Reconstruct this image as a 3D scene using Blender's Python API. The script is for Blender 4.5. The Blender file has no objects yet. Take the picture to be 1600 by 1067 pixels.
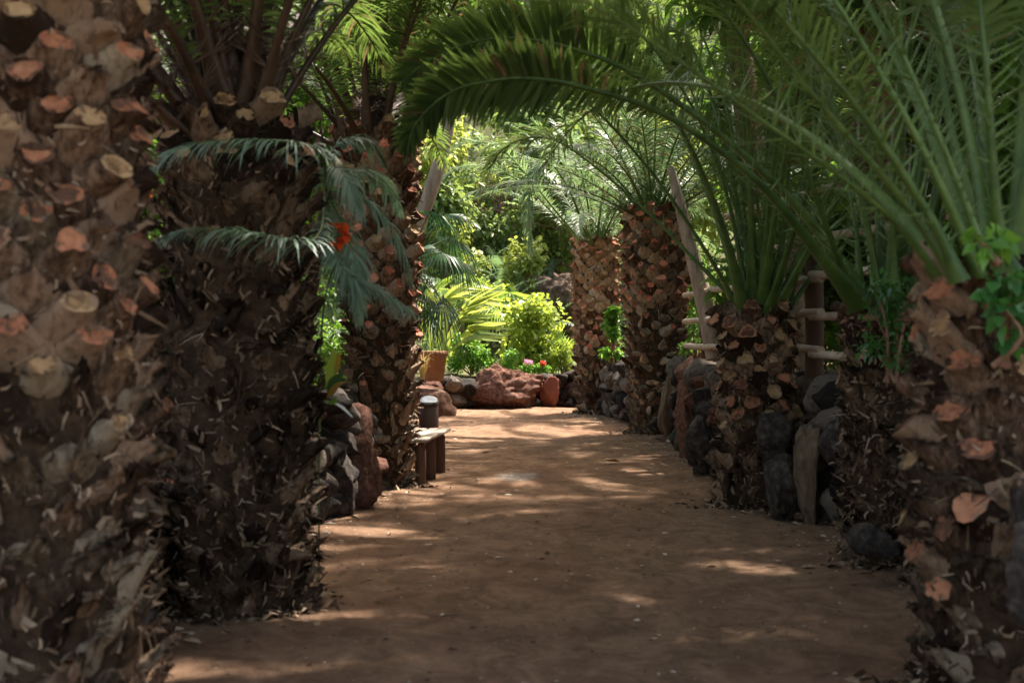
import bpy, math, random
import numpy as np
from mathutils import Vector, Matrix, noise as mnoise

SC = bpy.context.scene
COL = SC.collection
F = 2400.0
CAMH = 1.5
HY = 520.0
RNG = np.random.default_rng(7)
R = math.radians


def P(px, py, d):
    return np.array([(px - 800) / F * d, d, CAMH + (HY - py) / F * d])


# ------------------------------------------------------------------ mesh helpers
class MB:
    def __init__(self):
        self.v = []; self.n = 0; self.f = []; self.m = []; self.t = []

    def add(self, verts, faces, mat=0, tint=0.5):
        """faces: list of int arrays (M,k). tint scalar or per-vertex array"""
        verts = np.asarray(verts, float).reshape(-1, 3)
        k = len(verts)
        self.v.append(verts)
        t = np.empty(k); t[:] = tint
        self.t.append(t)
        if isinstance(faces, np.ndarray):
            faces = [faces]
        for fa in faces:
            fa = np.asarray(fa, int)
            if len(fa) == 0:
                continue
            self.f.append(fa + self.n)
            mm = np.empty(len(fa), int); mm[:] = mat
            self.m.append(mm)
        self.n += k

    def mesh(self, name, mats, smooth=False):
        me = bpy.data.meshes.new(name)
        V = np.concatenate(self.v)
        me.vertices.add(len(V)); me.vertices.foreach_set('co', V.ravel())
        idx = np.concatenate([f.ravel() for f in self.f])
        sizes = np.concatenate([np.full(len(f), f.shape[1]) for f in self.f])
        starts = np.concatenate([[0], np.cumsum(sizes)[:-1]])
        me.loops.add(len(idx)); me.loops.foreach_set('vertex_index', idx)
        me.polygons.add(len(sizes))
        me.polygons.foreach_set('loop_start', starts)
        me.polygons.foreach_set('loop_total', sizes)
        me.polygons.foreach_set('material_index', np.concatenate(self.m))
        if smooth:
            me.polygons.foreach_set('use_smooth', np.ones(len(sizes), bool))
        at = me.attributes.new('tint', 'FLOAT', 'POINT')
        at.data.foreach_set('value', np.concatenate(self.t))
        for m in (mats if isinstance(mats, (list, tuple)) else [mats]):
            me.materials.append(m)
        me.update(calc_edges=True)
        me.validate()
        return me

    def build(self, name, mats, parent=None, smooth=False):
        return obj(name, self.mesh(name, mats, smooth), parent)


def obj(name, me, parent=None, loc=None, rot=None, scale=None):
    o = bpy.data.objects.new(name, me)
    COL.objects.link(o)
    if parent is not None:
        o.parent = parent
    if loc is not None: o.location = loc
    if rot is not None: o.rotation_euler = rot
    if scale is not None: o.scale = (scale,) * 3 if np.isscalar(scale) else scale
    return o


def tag(o, label=None, cat=None, group=None, kind=None):
    if label: o['label'] = label
    if cat: o['category'] = cat
    if group: o['group'] = group
    if kind: o['kind'] = kind
    return o


def thing(name, label, cat, loc=(0, 0, 0), group=None):
    o = bpy.data.objects.new(name, None); COL.objects.link(o)
    o.location = loc; o.empty_display_size = 0.1
    return tag(o, label, cat, group)


def norm(a):
    a = np.asarray(a, float)
    return a / (np.linalg.norm(a, axis=-1, keepdims=True) + 1e-9)


def catmull(pts, n):
    pts = np.asarray(pts, float)
    p = np.vstack([2 * pts[0] - pts[1], pts, 2 * pts[-1] - pts[-2]])
    segs = len(pts) - 1
    out = []
    for u in np.linspace(0, segs - 1e-6, n):
        i = int(u); t = u - i
        a, b, c, d = p[i], p[i + 1], p[i + 2], p[i + 3]
        out.append(0.5 * ((2 * b) + (-a + c) * t + (2 * a - 5 * b + 4 * c - d) * t * t + (-a + 3 * b - 3 * c + d) * t ** 3))
    return np.array(out)


def tube(mb, pts, rad, sides=8, mat=0, tint=0.5, cap=True, wob=0.0, rng=RNG, flat=None):
    pts = np.asarray(pts, float); n = len(pts)
    rad = np.broadcast_to(rad, (n,))
    T = norm(np.gradient(pts, axis=0))
    ref = np.array([0., 1, 0]) if abs(T[0][1]) < 0.8 else np.array([1., 0, 0])
    rings = []
    ang = np.linspace(0, 2 * np.pi, sides, endpoint=False)
    for i in range(n):
        A = norm(np.cross(T[i], ref)); B = np.cross(T[i], A)
        ref = norm(np.cross(A, T[i]))
        r = rad[i] * (1 + wob * rng.normal(size=sides))
        rings.append(pts[i] + np.outer(np.cos(ang) * r, A) + np.outer(np.sin(ang) * r, B))
    V = np.concatenate(rings)
    i = np.arange(n - 1)[:, None] * sides; j = np.arange(sides)[None]
    j2 = (j + 1) % sides
    q = np.stack([i + j, i + j2, i + sides + j2, i + sides + j], -1).reshape(-1, 4)
    mb.add(V, q, mat, tint)
    if cap:
        for k, r in ((0, rings[0]), (n - 1, rings[-1])):
            c = r.mean(0)
            idx = np.arange(sides)
            f = np.stack([idx, (idx + 1) % sides, np.full(sides, sides)], -1)
            mb.add(np.vstack([r, c]), f if k else f[:, ::-1], mat, tint)


def box(mb, c, s, rotz=0, mat=0, tint=0.5, bev=0.006):
    """bevelled box as 3 nested rings + caps"""
    sx, sy, sz = np.array(s) / 2
    b = min(bev, sx * .4, sy * .4, sz * .4)
    def ring(x, y, z):
        return [(-x, -y + b, z), (-x + b, -y, z), (x - b, -y, z), (x, -y + b, z), (x, y - b, z), (x - b, y, z), (-x + b, y, z), (-x, y - b, z)]
    V = ring(sx - b, sy - b, -sz) + ring(sx, sy, -sz + b) + ring(sx, sy, sz - b) + ring(sx - b, sy - b, sz)
    V = np.array(V)
    c_, s_ = math.cos(rotz), math.sin(rotz)
    V = V @ np.array([[c_, s_, 0], [-s_, c_, 0], [0, 0, 1]]) + np.array(c)
    q = []
    for k in range(3):
        for j in range(8):
            q.append((k * 8 + j, k * 8 + (j + 1) % 8, k * 8 + 8 + (j + 1) % 8, k * 8 + 8 + j))
    mb.add(V, [np.array(q), np.array([list(range(7, -1, -1)), list(range(24, 32))])], mat, tint)


# ------------------------------------------------------------------ materials
def newmat(name):
    m = bpy.data.materials.new(name); m.use_nodes = True
    nt = m.node_tree; nt.nodes.clear()
    out = nt.nodes.new('ShaderNodeOutputMaterial')
    return m, nt, out


def nd(nt, t, **kw):
    n = nt.nodes.new(t)
    for k, v in kw.items():
        if k in n.inputs: n.inputs[k].default_value = v
        else: setattr(n, k, v)
    return n


def ramp(nt, stops, interp='LINEAR'):
    r = nt.nodes.new('ShaderNodeValToRGB'); r.color_ramp.interpolation = interp
    e = r.color_ramp.elements
    while len(e) > 1: e.remove(e[-1])
    e[0].position = stops[0][0]; e[0].color = (*stops[0][1], 1)
    for p, c in stops[1:]:
        x = e.new(p); x.color = (*c, 1)
    return r


def tex(nt, scale, detail=6, rough=0.6, kind='ShaderNodeTexNoise', coord='Object', stretch=None, dist=0.0):
    tc = nt.nodes.new('ShaderNodeTexCoord')
    src = tc.outputs[coord]
    if stretch is not None:
        mp = nt.nodes.new('ShaderNodeMapping'); mp.inputs['Scale'].default_value = stretch
        nt.links.new(src, mp.inputs['Vector']); src = mp.outputs['Vector']
    n = nt.nodes.new(kind); n.inputs['Scale'].default_value = scale
    if 'Detail' in n.inputs: n.inputs['Detail'].default_value = detail
    if 'Roughness' in n.inputs: n.inputs['Roughness'].default_value = rough
    if 'Distortion' in n.inputs: n.inputs['Distortion'].default_value = dist
    nt.links.new(src, n.inputs['Vector'])
    return n


def mixc(nt, a, b, fac, mode='MIX'):
    m = nt.nodes.new('ShaderNodeMix'); m.data_type = 'RGBA'; m.blend_type = mode
    def put(sock, v):
        if isinstance(v, bpy.types.NodeSocket): nt.links.new(v, sock)
        elif isinstance(v, (int, float)): sock.default_value = v
        else: sock.default_value = (*v, 1)
    put(m.inputs[0], fac); put(m.inputs[6], a); put(m.inputs[7], b)
    return m.outputs[2]


def attr(nt, name='tint'):
    a = nt.nodes.new('ShaderNodeAttribute'); a.attribute_name = name
    return a.outputs['Fac']


def finish(nt, out, color, rough=0.85, bump=None, bstr=0.5, bdist=0.01, spec=0.3):
    p = nt.nodes.new('ShaderNodeBsdfPrincipled')
    p.inputs['Roughness'].default_value = rough
    p.inputs['Specular IOR Level'].default_value = spec
    nt.links.new(color, p.inputs['Base Color'])
    if bump is not None:
        b = nt.nodes.new('ShaderNodeBump'); b.inputs['Strength'].default_value = bstr
        b.inputs['Distance'].default_value = bdist
        nt.links.new(bump, b.inputs['Height']); nt.links.new(b.outputs[0], p.inputs['Normal'])
    nt.links.new(p.outputs[0], out.inputs[0])
    return p


def solid_mat(name, stops, scale=8, rough=0.85, bscale=40, bstr=0.6, bdist=0.01, spec=0.25, stretch=None, tintmix=0.5, detail=6):
    """noise ramp colour, per-piece tint shifts value"""
    m, nt, out = newmat(name)
    n = tex(nt, scale, detail, 0.65, stretch=stretch)
    add = nt.nodes.new('ShaderNodeMath'); add.operation = 'ADD'
    t = nt.nodes.new('ShaderNodeMath'); t.operation = 'MULTIPLY_ADD'
    nt.links.new(attr(nt), t.inputs[0]); t.inputs[1].default_value = tintmix; t.inputs[2].default_value = -tintmix / 2
    nt.links.new(n.outputs['Fac'], add.inputs[0]); nt.links.new(t.outputs[0], add.inputs[1])
    r = ramp(nt, stops)
    nt.links.new(add.outputs[0], r.inputs[0])
    b = tex(nt, bscale, 6, 0.7, stretch=stretch)
    finish(nt, out, r.outputs[0], rough, b.outputs['Fac'], bstr, bdist, spec)
    return m


def leaf_mat(name, dark, light, trans, rough=0.45, tfac=0.4, spec=0.4, scale=3.0, brown=0.0):
    m, nt, out = newmat(name)
    oi = nt.nodes.new('ShaderNodeObjectInfo')
    n = tex(nt, scale, 3, 0.5)
    a = nt.nodes.new('ShaderNodeMath'); a.operation = 'MULTIPLY_ADD'
    nt.links.new(attr(nt), a.inputs[0]); a.inputs[1].default_value = 0.8
    nt.links.new(n.outputs['Fac'], a.inputs[2])
    a2 = nt.nodes.new('ShaderNodeMath'); a2.operation = 'MULTIPLY_ADD'
    nt.links.new(oi.outputs['Random'], a2.inputs[0]); a2.inputs[1].default_value = 0.35
    nt.links.new(a.outputs[0], a2.inputs[2])
    r = ramp(nt, [(0.45, dark), (1.35 / 1.0 if False else 1.0, light)])
    sc = nt.nodes.new('ShaderNodeMath'); sc.operation = 'MULTIPLY'; sc.inputs[1].default_value = 0.75
    nt.links.new(a2.outputs[0], sc.inputs[0]); nt.links.new(sc.outputs[0], r.inputs[0])
    rc = r.outputs[0]
    if brown > 0:
        gt = nt.nodes.new('ShaderNodeMath'); gt.operation = 'GREATER_THAN'; gt.inputs[1].default_value = 1 - brown
        nt.links.new(attr(nt), gt.inputs[0])
        rc = mixc(nt, r.outputs[0], (0.17, 0.125, 0.06), gt.outputs[0])
        trans = mixc(nt, trans, (0.20, 0.14, 0.05), gt.outputs[0])
    p = nt.nodes.new('ShaderNodeBsdfPrincipled'); p.inputs['Roughness'].default_value = rough
    p.inputs['Specular IOR Level'].default_value = spec
    nt.links.new(rc, p.inputs['Base Color'])
    tr = nt.nodes.new('ShaderNodeBsdfTranslucent')
    tc = mixc(nt, trans, rc, 0.35)
    nt.links.new(tc, tr.inputs['Color'])
    mx = nt.nodes.new('ShaderNodeMixShader'); mx.inputs[0].default_value = tfac
    nt.links.new(p.outputs[0], mx.inputs[1]); nt.links.new(tr.outputs[0], mx.inputs[2])
    nt.links.new(mx.outputs[0], out.inputs[0])
    return m


M = {}
M['frond'] = leaf_mat('palm leaflet', (0.03, 0.058, 0.018), (0.11, 0.165, 0.05), (0.21, 0.32, 0.055), 0.5, 0.42, spec=.22, brown=.045)
M['frond_grey'] = leaf_mat('grey green leaflet', (0.05, 0.10, 0.055), (0.17, 0.24, 0.13), (0.24, 0.38, 0.12), 0.45, 0.4, brown=.05)
M['frond_blue'] = leaf_mat('blue green leaflet', (0.10, 0.16, 0.11), (0.24, 0.33, 0.24), (0.16, 0.32, 0.14), 0.45, 0.3, spec=.3)
M['rachis'] = solid_mat('green leaf stalk', [(0.3, (0.03, 0.07, 0.012)), (0.7, (0.10, 0.165, 0.035))], 6, 0.45, 30, 0.2, 0.003, 0.4)
M['rachis_dark'] = solid_mat('brown leaf stalk', [(0.3, (0.03, 0.016, 0.009)), (0.7, (0.10, 0.052, 0.028))], 5, 0.5, 30, 0.2, 0.003, 0.4)
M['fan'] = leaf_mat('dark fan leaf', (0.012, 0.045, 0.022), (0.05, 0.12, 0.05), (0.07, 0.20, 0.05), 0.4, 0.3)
M['fan_lit'] = leaf_mat('painted sunlit fan leaf', (0.08, 0.16, 0.03), (0.20, 0.30, 0.05), (0.38, 0.52, 0.06), 0.4, 0.45)  # lighter fan leaf copy, garden sunlight put into its colour
M['banana'] = leaf_mat('ginger blade', (0.10, 0.17, 0.03), (0.32, 0.38, 0.08), (0.52, 0.60, 0.10), 0.4, 0.5)
M['lime'] = leaf_mat('lime leaf', (0.10, 0.19, 0.03), (0.32, 0.40, 0.06), (0.55, 0.65, 0.08), 0.45, 0.45, scale=1.5)
M['fresh'] = leaf_mat('fresh green leaf', (0.05, 0.16, 0.02), (0.16, 0.34, 0.05), (0.30, 0.55, 0.06), 0.45, 0.45)
M['broad'] = leaf_mat('broad leaf', (0.025, 0.07, 0.012), (0.09, 0.17, 0.03), (0.22, 0.42, 0.04), 0.45, 0.5)
M['hillleaf'] = leaf_mat('hillside leaf', (0.06, 0.12, 0.035), (0.20, 0.27, 0.09), (0.34, 0.46, 0.09), 0.5, 0.4, scale=.7)
M['hilllime'] = leaf_mat('hillside lime leaf', (0.12, 0.17, 0.03), (0.30, 0.36, 0.08), (0.50, 0.56, 0.09), 0.5, 0.4, scale=.7)
M['shrub'] = leaf_mat('shrub leaf', (0.02, 0.08, 0.02), (0.07, 0.20, 0.05), (0.16, 0.42, 0.06), 0.25, 0.4, 0.7)
M['croton'] = leaf_mat('croton leaf', (0.03, 0.10, 0.05), (0.45, 0.25, 0.04), (0.4, 0.4, 0.05), 0.35, 0.3)
M['flower_orange'] = leaf_mat('orange petal', (0.75, 0.09, 0.02), (0.85, 0.16, 0.03), (0.9, 0.15, 0.03), 0.5, 0.3)
M['flower_red'] = leaf_mat('red petal', (0.75, 0.03, 0.04), (0.85, 0.10, 0.09), (0.9, 0.08, 0.06), 0.5, 0.3)
M['flower_pink'] = leaf_mat('pink petal', (0.80, 0.30, 0.52), (0.90, 0.55, 0.72), (0.9, 0.4, 0.55), 0.5, 0.3)
M['flower_white'] = leaf_mat('white petal', (0.70, 0.72, 0.68), (0.85, 0.86, 0.82), (0.8, 0.8, 0.75), 0.5, 0.3)
M['dry'] = leaf_mat('dry grass blade', (0.30, 0.20, 0.07), (0.50, 0.38, 0.16), (0.5, 0.38, 0.12), 0.6, 0.3)
M['core'] = solid_mat('trunk fibre', [(0.35, (0.04, 0.024, 0.015)), (0.7, (0.13, 0.08, 0.048))], 12, 0.95, 60, 1.0, 0.03, 0.1)
M['boot'] = solid_mat('leaf base bark', [(0.32, (0.032, 0.018, 0.011)), (0.5, (0.13, 0.077, 0.048)), (0.72, (0.33, 0.21, 0.135))], 30, 0.9, 70, 1.0, 0.02, 0.12, stretch=(1, 1, .35), tintmix=.55, detail=8)
M['boot_grey'] = solid_mat('weathered leaf base', [(0.3, (0.05, 0.033, 0.021)), (0.5, (0.165, 0.115, 0.074)), (0.75, (0.37, 0.285, 0.195))], 30, 0.9, 70, 1.0, 0.02, 0.12, stretch=(1, 1, .35), tintmix=.55, detail=8)
M['cut'] = solid_mat('tan cut face', [(0.3, (0.14, 0.075, 0.035)), (0.5, (0.33, 0.195, 0.095)), (0.75, (0.42, 0.27, 0.14))], 26, 0.8, 90, 0.7, 0.008, 0.2, tintmix=.4)
M['cut_red'] = solid_mat('orange cut face', [(0.36, (0.10, 0.05, 0.03)), (0.5, (0.31, 0.115, 0.058)), (0.72, (0.43, 0.19, 0.10))], 26, 0.8, 90, 0.7, 0.008, 0.2, tintmix=.4)
M['strip'] = solid_mat('dry fibre strips', [(0.2, (0.06, 0.038, 0.023)), (0.6, (0.18, 0.115, 0.068)), (1.1, (0.40, 0.30, 0.19))], 10, 0.85, 60, 0.4, 0.01, 0.2, tintmix=.9)
M['chaff'] = solid_mat('trunk chaff', [(0.15, (0.03, 0.018, 0.011)), (0.5, (0.12, 0.075, 0.045)), (0.9, (0.30, 0.21, 0.14))], 10, 0.9, 60, 0.4, 0.01, 0.15, tintmix=1.1)
M['basalt'] = solid_mat('basalt rock', [(0.32, (0.016, 0.012, 0.010)), (0.5, (0.058, 0.044, 0.036)), (0.72, (0.16, 0.125, 0.10))], 14, 0.9, 45, 1.0, 0.03, 0.25, tintmix=.5)
M['redrock'] = solid_mat('red lava rock', [(0.3, (0.08, 0.032, 0.022)), (0.5, (0.21, 0.095, 0.065)), (0.72, (0.38, 0.22, 0.16))], 16, 0.92, 40, 1.0, 0.06, 0.15, tintmix=.3)
M['slab'] = solid_mat('red slab rock', [(0.2, (0.16, 0.045, 0.03)), (0.8, (0.30, 0.11, 0.075))], 4, 0.9, 30, 0.5, 0.02, 0.2)
M['tanrock'] = solid_mat('tan rock', [(0.28, (0.06, 0.038, 0.024)), (0.5, (0.17, 0.112, 0.073)), (0.72, (0.31, 0.22, 0.155))], 6, 0.9, 25, 1.0, 0.04, 0.2, stretch=(1, 1, .3))
M['log'] = solid_mat('dark wood', [(0.2, (0.045, 0.022, 0.014)), (0.8, (0.16, 0.085, 0.055))], 9, 0.7, 40, 0.6, 0.006, 0.3, stretch=(1, 1, .12))
M['pole'] = solid_mat('pale peeled pole', [(0.2, (0.22, 0.15, 0.105)), (0.5, (0.42, 0.31, 0.23)), (0.8, (0.58, 0.46, 0.36))], 6, 0.7, 40, 0.5, 0.006, 0.3)
M['slat'] = solid_mat('weathered slat', [(0.2, (0.20, 0.15, 0.11)), (0.8, (0.55, 0.46, 0.39))], 7, 0.7, 40, 0.5, 0.004, 0.3, stretch=(1, .1, 1))
M['binbrown'] = solid_mat('brown painted panel', [(0.2, (0.09, 0.045, 0.035)), (0.8, (0.16, 0.09, 0.075))], 5, 0.55, 40, 0.2, 0.003, 0.4)
M['lid'] = solid_mat('pale enamel', [(0.2, (0.60, 0.63, 0.70)), (0.8, (0.80, 0.82, 0.86))], 4, 0.3, 40, 0.1, 0.002, 0.5)
M['terracotta'] = solid_mat('terracotta', [(0.2, (0.20, 0.085, 0.04)), (0.8, (0.34, 0.16, 0.08))], 6, 0.8, 40, 0.4, 0.004, 0.3)
M['redbark'] = solid_mat('reddish bark', [(0.2, (0.08, 0.04, 0.025)), (0.5, (0.23, 0.12, 0.075)), (0.8, (0.40, 0.26, 0.18))], 8, 0.8, 30, 0.8, 0.02, 0.2, stretch=(1, 1, .25))
M['greybark'] = solid_mat('grey pink bark', [(0.2, (0.14, 0.10, 0.085)), (0.5, (0.30, 0.23, 0.19)), (0.8, (0.48, 0.40, 0.34))], 8, 0.8, 30, 0.6, 0.02, 0.2, stretch=(1, 1, .25))


def ground_mat(name, c0, c1, c2, red):
    m, nt, out = newmat(name)
    n1 = tex(nt, 0.9, 6, 0.62, stretch=(1, .55, 1), dist=.4)
    n2 = tex(nt, 14, 8, 0.75)
    n3 = tex(nt, 90, 4, 0.8)
    r = ramp(nt, [(0.25, c0), (0.5, c1), (0.75, c2)])
    mm = nt.nodes.new('ShaderNodeMath'); mm.operation = 'MULTIPLY_ADD'; mm.inputs[1].default_value = 0.55
    nt.links.new(n2.outputs['Fac'], mm.inputs[0])
    m3 = nt.nodes.new('ShaderNodeMath'); m3.operation = 'MULTIPLY'; m3.inputs[1].default_value = 0.45
    nt.links.new(n3.outputs['Fac'], m3.inputs[0]); nt.links.new(m3.outputs[0], mm.inputs[2])
    nt.links.new(mm.outputs[0], r.inputs[0])
    r2 = ramp(nt, [(0.42, (0, 0, 0)), (0.62, (1, 1, 1))])
    nt.links.new(n1.outputs['Fac'], r2.inputs[0])
    c = mixc(nt, r.outputs[0], red, r2.outputs[0])
    fm = nt.nodes.new('ShaderNodeMath'); fm.operation = 'MULTIPLY'; fm.inputs[1].default_value = 0.6
    nt.links.new(r2.outputs[0], fm.inputs[0])
    c = mixc(nt, r.outputs[0], red, fm.outputs[0])
    if name == 'red brown earth':
        # dusty pale patch and mid-scale scuffs
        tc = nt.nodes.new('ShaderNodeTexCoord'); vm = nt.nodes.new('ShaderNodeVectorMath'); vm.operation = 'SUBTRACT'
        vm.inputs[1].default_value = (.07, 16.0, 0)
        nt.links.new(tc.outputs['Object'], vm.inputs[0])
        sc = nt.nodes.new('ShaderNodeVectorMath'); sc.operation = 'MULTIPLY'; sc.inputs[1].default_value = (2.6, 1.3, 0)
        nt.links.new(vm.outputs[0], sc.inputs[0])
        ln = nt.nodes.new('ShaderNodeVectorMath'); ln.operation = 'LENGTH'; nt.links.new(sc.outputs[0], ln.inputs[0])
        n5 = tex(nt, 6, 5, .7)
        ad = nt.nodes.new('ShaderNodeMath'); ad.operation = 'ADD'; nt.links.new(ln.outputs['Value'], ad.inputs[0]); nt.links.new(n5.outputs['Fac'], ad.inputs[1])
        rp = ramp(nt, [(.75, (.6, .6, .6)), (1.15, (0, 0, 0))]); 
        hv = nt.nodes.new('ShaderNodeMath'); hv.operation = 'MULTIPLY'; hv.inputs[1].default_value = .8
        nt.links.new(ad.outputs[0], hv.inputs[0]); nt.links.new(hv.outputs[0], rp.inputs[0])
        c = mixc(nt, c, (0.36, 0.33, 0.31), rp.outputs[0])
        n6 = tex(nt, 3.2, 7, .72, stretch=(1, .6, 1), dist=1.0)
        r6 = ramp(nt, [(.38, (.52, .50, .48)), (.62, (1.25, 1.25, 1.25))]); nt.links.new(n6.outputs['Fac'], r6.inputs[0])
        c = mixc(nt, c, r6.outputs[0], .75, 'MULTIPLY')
        n7 = tex(nt, 240, 2, .5); r7 = ramp(nt, [(.66, (0, 0, 0)), (.72, (1, 1, 1))]); nt.links.new(n7.outputs['Fac'], r7.inputs[0])
        c = mixc(nt, c, (0.42, 0.31, 0.22), r7.outputs[0])
        finish(nt, out, c, 0.95, mm.outputs[0], 1.0, 0.03, 0.1)
        return m
    finish(nt, out, c, 0.95, mm.outputs[0], 0.8, 0.02, 0.1)
    return m


M['path'] = ground_mat('red brown earth', (0.11, 0.06, 0.034), (0.25, 0.15, 0.092), (0.39, 0.26, 0.17), (0.195, 0.104, 0.066))
M['soil'] = ground_mat('garden soil', (0.06, 0.032, 0.022), (0.15, 0.085, 0.06), (0.27, 0.17, 0.12), (0.13, 0.06, 0.04))
M['hill'] = ground_mat('hillside earth', (0.05, 0.05, 0.022), (0.11, 0.11, 0.05), (0.20, 0.19, 0.10), (0.07, 0.09, 0.03))
M['litter'] = solid_mat('leaf litter', [(0.2, (0.12, 0.07, 0.04)), (0.55, (0.30, 0.20, 0.11)), (1.1, (0.66, 0.56, 0.42))], 3, 0.8, 30, 0.2, 0.002, 0.2, tintmix=1.2)
M['pebble'] = solid_mat('pebbles', [(0.2, (0.07, 0.04, 0.03)), (0.6, (0.20, 0.12, 0.08)), (1.1, (0.40, 0.32, 0.26))], 3, 0.85, 30, 0.2, 0.002, 0.2, tintmix=1.2)


# ------------------------------------------------------------------ palms
def leaflets(mb, C, S, N, T, t0, n, Lmax, w, rng, vlift=20, a0=72, a1=22, droop=0.25, mat=1, ragged=0.12, minlen=.25):
    """vectorised leaflets on both sides of a rachis"""
    m = len(C)
    for sgn in (1, -1):
        t = t0 + (1 - t0) * (np.arange(n) + rng.uniform(-.3, .3, n)) / n
        t = np.clip(t, 0, .999)
        u = np.clip((t - t0) / (1 - t0), 0, 1)
        fi = t * (m - 1); i = fi.astype(int); fr = (fi - i)[:, None]
        i2 = np.minimum(i + 1, m - 1)
        p = C[i] * (1 - fr) + C[i2] * fr
        Tt, Ss, Nn = T[i], S[i], N[i]
        a = np.radians(a0 + (a1 - a0) * u ** .8 + rng.normal(0, 6, n))[:, None]
        v = np.radians(vlift * (1 - .5 * u) + rng.normal(0, 11, n))[:, None]
        out = sgn * Ss * np.cos(v) + Nn * np.sin(v)
        d = norm(Tt * np.cos(a) + out * np.sin(a))
        prof = np.clip(minlen + (1 - minlen) * np.minimum(1, u / .22), 0, 1) * (1 - .72 * np.clip((u - .35) / .65, 0, 1) ** 1.6)
        L = Lmax * prof * (1 + rng.normal(0, ragged, n))
        L = np.clip(L, .03, None)[:, None]
        W = norm(np.cross(d, norm(np.cross(Tt, out)))) * w * (0.6 + .4 * prof[:, None])
        dr = droop * (1 + rng.normal(0, .3, n))[:, None]
        g = np.array([0, 0, -1.])
        pts = []
        for s, ww in ((0, .55), (.35, 1.), (.7, .75)):
            c = p + d * L * s + g * dr * L * s * s
            pts.append(c - W * ww * .5); pts.append(c + W * ww * .5)
        pts.append(p + norm(d * (1 - .25 * dr) + g * dr * .2) * L * .98 + g * dr * L)
        V = np.stack(pts, 1).reshape(-1, 3)
        b = np.arange(n)[:, None] * 7
        q = np.concatenate([b + np.array([[0, 1, 3, 2]]), b + np.array([[2, 3, 5, 4]])])
        tr = b + np.array([[4, 5, 6]])
        keepm = rng.random(n) > .05
        V = V.reshape(n, 7, 3)[keepm].reshape(-1, 3); n2 = int(keepm.sum())
        b = np.arange(n2)[:, None] * 7
        q = np.concatenate([b + np.array([[0, 1, 3, 2]]), b + np.array([[2, 3, 5, 4]])])
        tr = b + np.array([[4, 5, 6]])
        tint = np.repeat(rng.uniform(0, 1, n2), 7)
        mb.add(V, [q, tr], mat, tint)


def frond_mb(C, side, Lmax=.42, n=85, w=.024, r0=.03, t0=.24, spines=True, rng=RNG, flare=1.9, droop=.3, vlift=22, a0=72, a1=22, sides=6):
    mb = MB()
    C = np.asarray(C); m = len(C)
    T = norm(np.gradient(C, axis=0))
    S = norm(np.asarray(side) - (T @ np.asarray(side))[:, None] * T)
    N = np.cross(S, T)
    N *= np.sign(N[m // 2][2] + 1e-6)
    t = np.linspace(0, 1, m)
    rs = r0 * (1 - .88 * t ** .8) + r0 * flare * np.exp(-t * 16)
    rn = r0 * .7 * (1 - .85 * t ** .8) + r0 * .25 * np.exp(-t * 16)
    ang = np.linspace(0, 2 * np.pi, sides, endpoint=False)
    V = (C[:, None] + S[:, None] * (np.cos(ang)[None, :, None] * rs[:, None, None]) + N[:, None] * (np.sin(ang)[None, :, None] * rn[:, None, None])).reshape(-1, 3)
    i = np.arange(m - 1)[:, None] * sides; j = np.arange(sides)[None]; j2 = (j + 1) % sides
    mb.add(V, np.stack([i + j, i + j2, i + sides + j2, i + sides + j], -1).reshape(-1, 4), 0, rng.uniform(.2, .8))
    leaflets(mb, C, S, N, T, t0, n, Lmax, w, rng, vlift, a0, a1, droop)
    if spines:
        k = 26
        for sgn in (1, -1):
            tt = np.linspace(t0 * .2, t0 * 1.02, k) + rng.uniform(-.008, .008, k)
            idx = np.clip((tt * (m - 1)).astype(int), 0, m - 1)
            p = C[idx]
            L = np.linspace(.05, .27, k)[:, None] * (1 + rng.normal(0, .15, k))[:, None]
            vv = np.radians(rng.normal(20, 35, k))[:, None]
            d = norm(T[idx] * rng.uniform(.3, .9, (k, 1)) + sgn * S[idx] * np.cos(vv) + N[idx] * np.sin(vv))
            W = norm(np.cross(d, N[idx])) * .006
            Q = norm(np.cross(d, W)) * .006
            V = np.stack([p - W, p + W, p + Q * 1.5, p + d * L], 1).reshape(-1, 3)
            b = np.arange(k)[:, None] * 4
            mb.add(V, np.concatenate([b + np.array([[0, 1, 3]]), b + np.array([[1, 2, 3]]), b + np.array([[2, 0, 3]])]), 0, .95)
    return mb


def arc(L, th0, bend, m=26, powr=1.4, sway=0.0):
    s = np.linspace(0, 1, m)
    th = np.radians(th0 + bend * s ** powr)
    ds = L / (m - 1)
    x = np.concatenate([[0], np.cumsum(np.sin(th[:-1]) * ds)])
    z = np.concatenate([[0], np.cumsum(np.cos(th[:-1]) * ds)])
    y = sway * L * s ** 2
    return np.stack([x, y, z], 1)


FRONDS = {}


def frond_set(key, mats, L, Lmax, n, w, r0, t0, bends, ths, **kw):
    out = []
    rng = np.random.default_rng(abs(hash(key)) % 1000 if False else len(FRONDS) * 17 + 3)
    for th in ths:
        for b in bends:
            mb = frond_mb(arc(L * rng.uniform(.92, 1.05), th, b, sway=rng.uniform(-.06, .06)), (0, 1, 0), Lmax, n, w, r0, t0, rng=rng, **kw)
            out.append((th, mb.mesh('frond', mats)))
    FRONDS[key] = out


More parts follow.
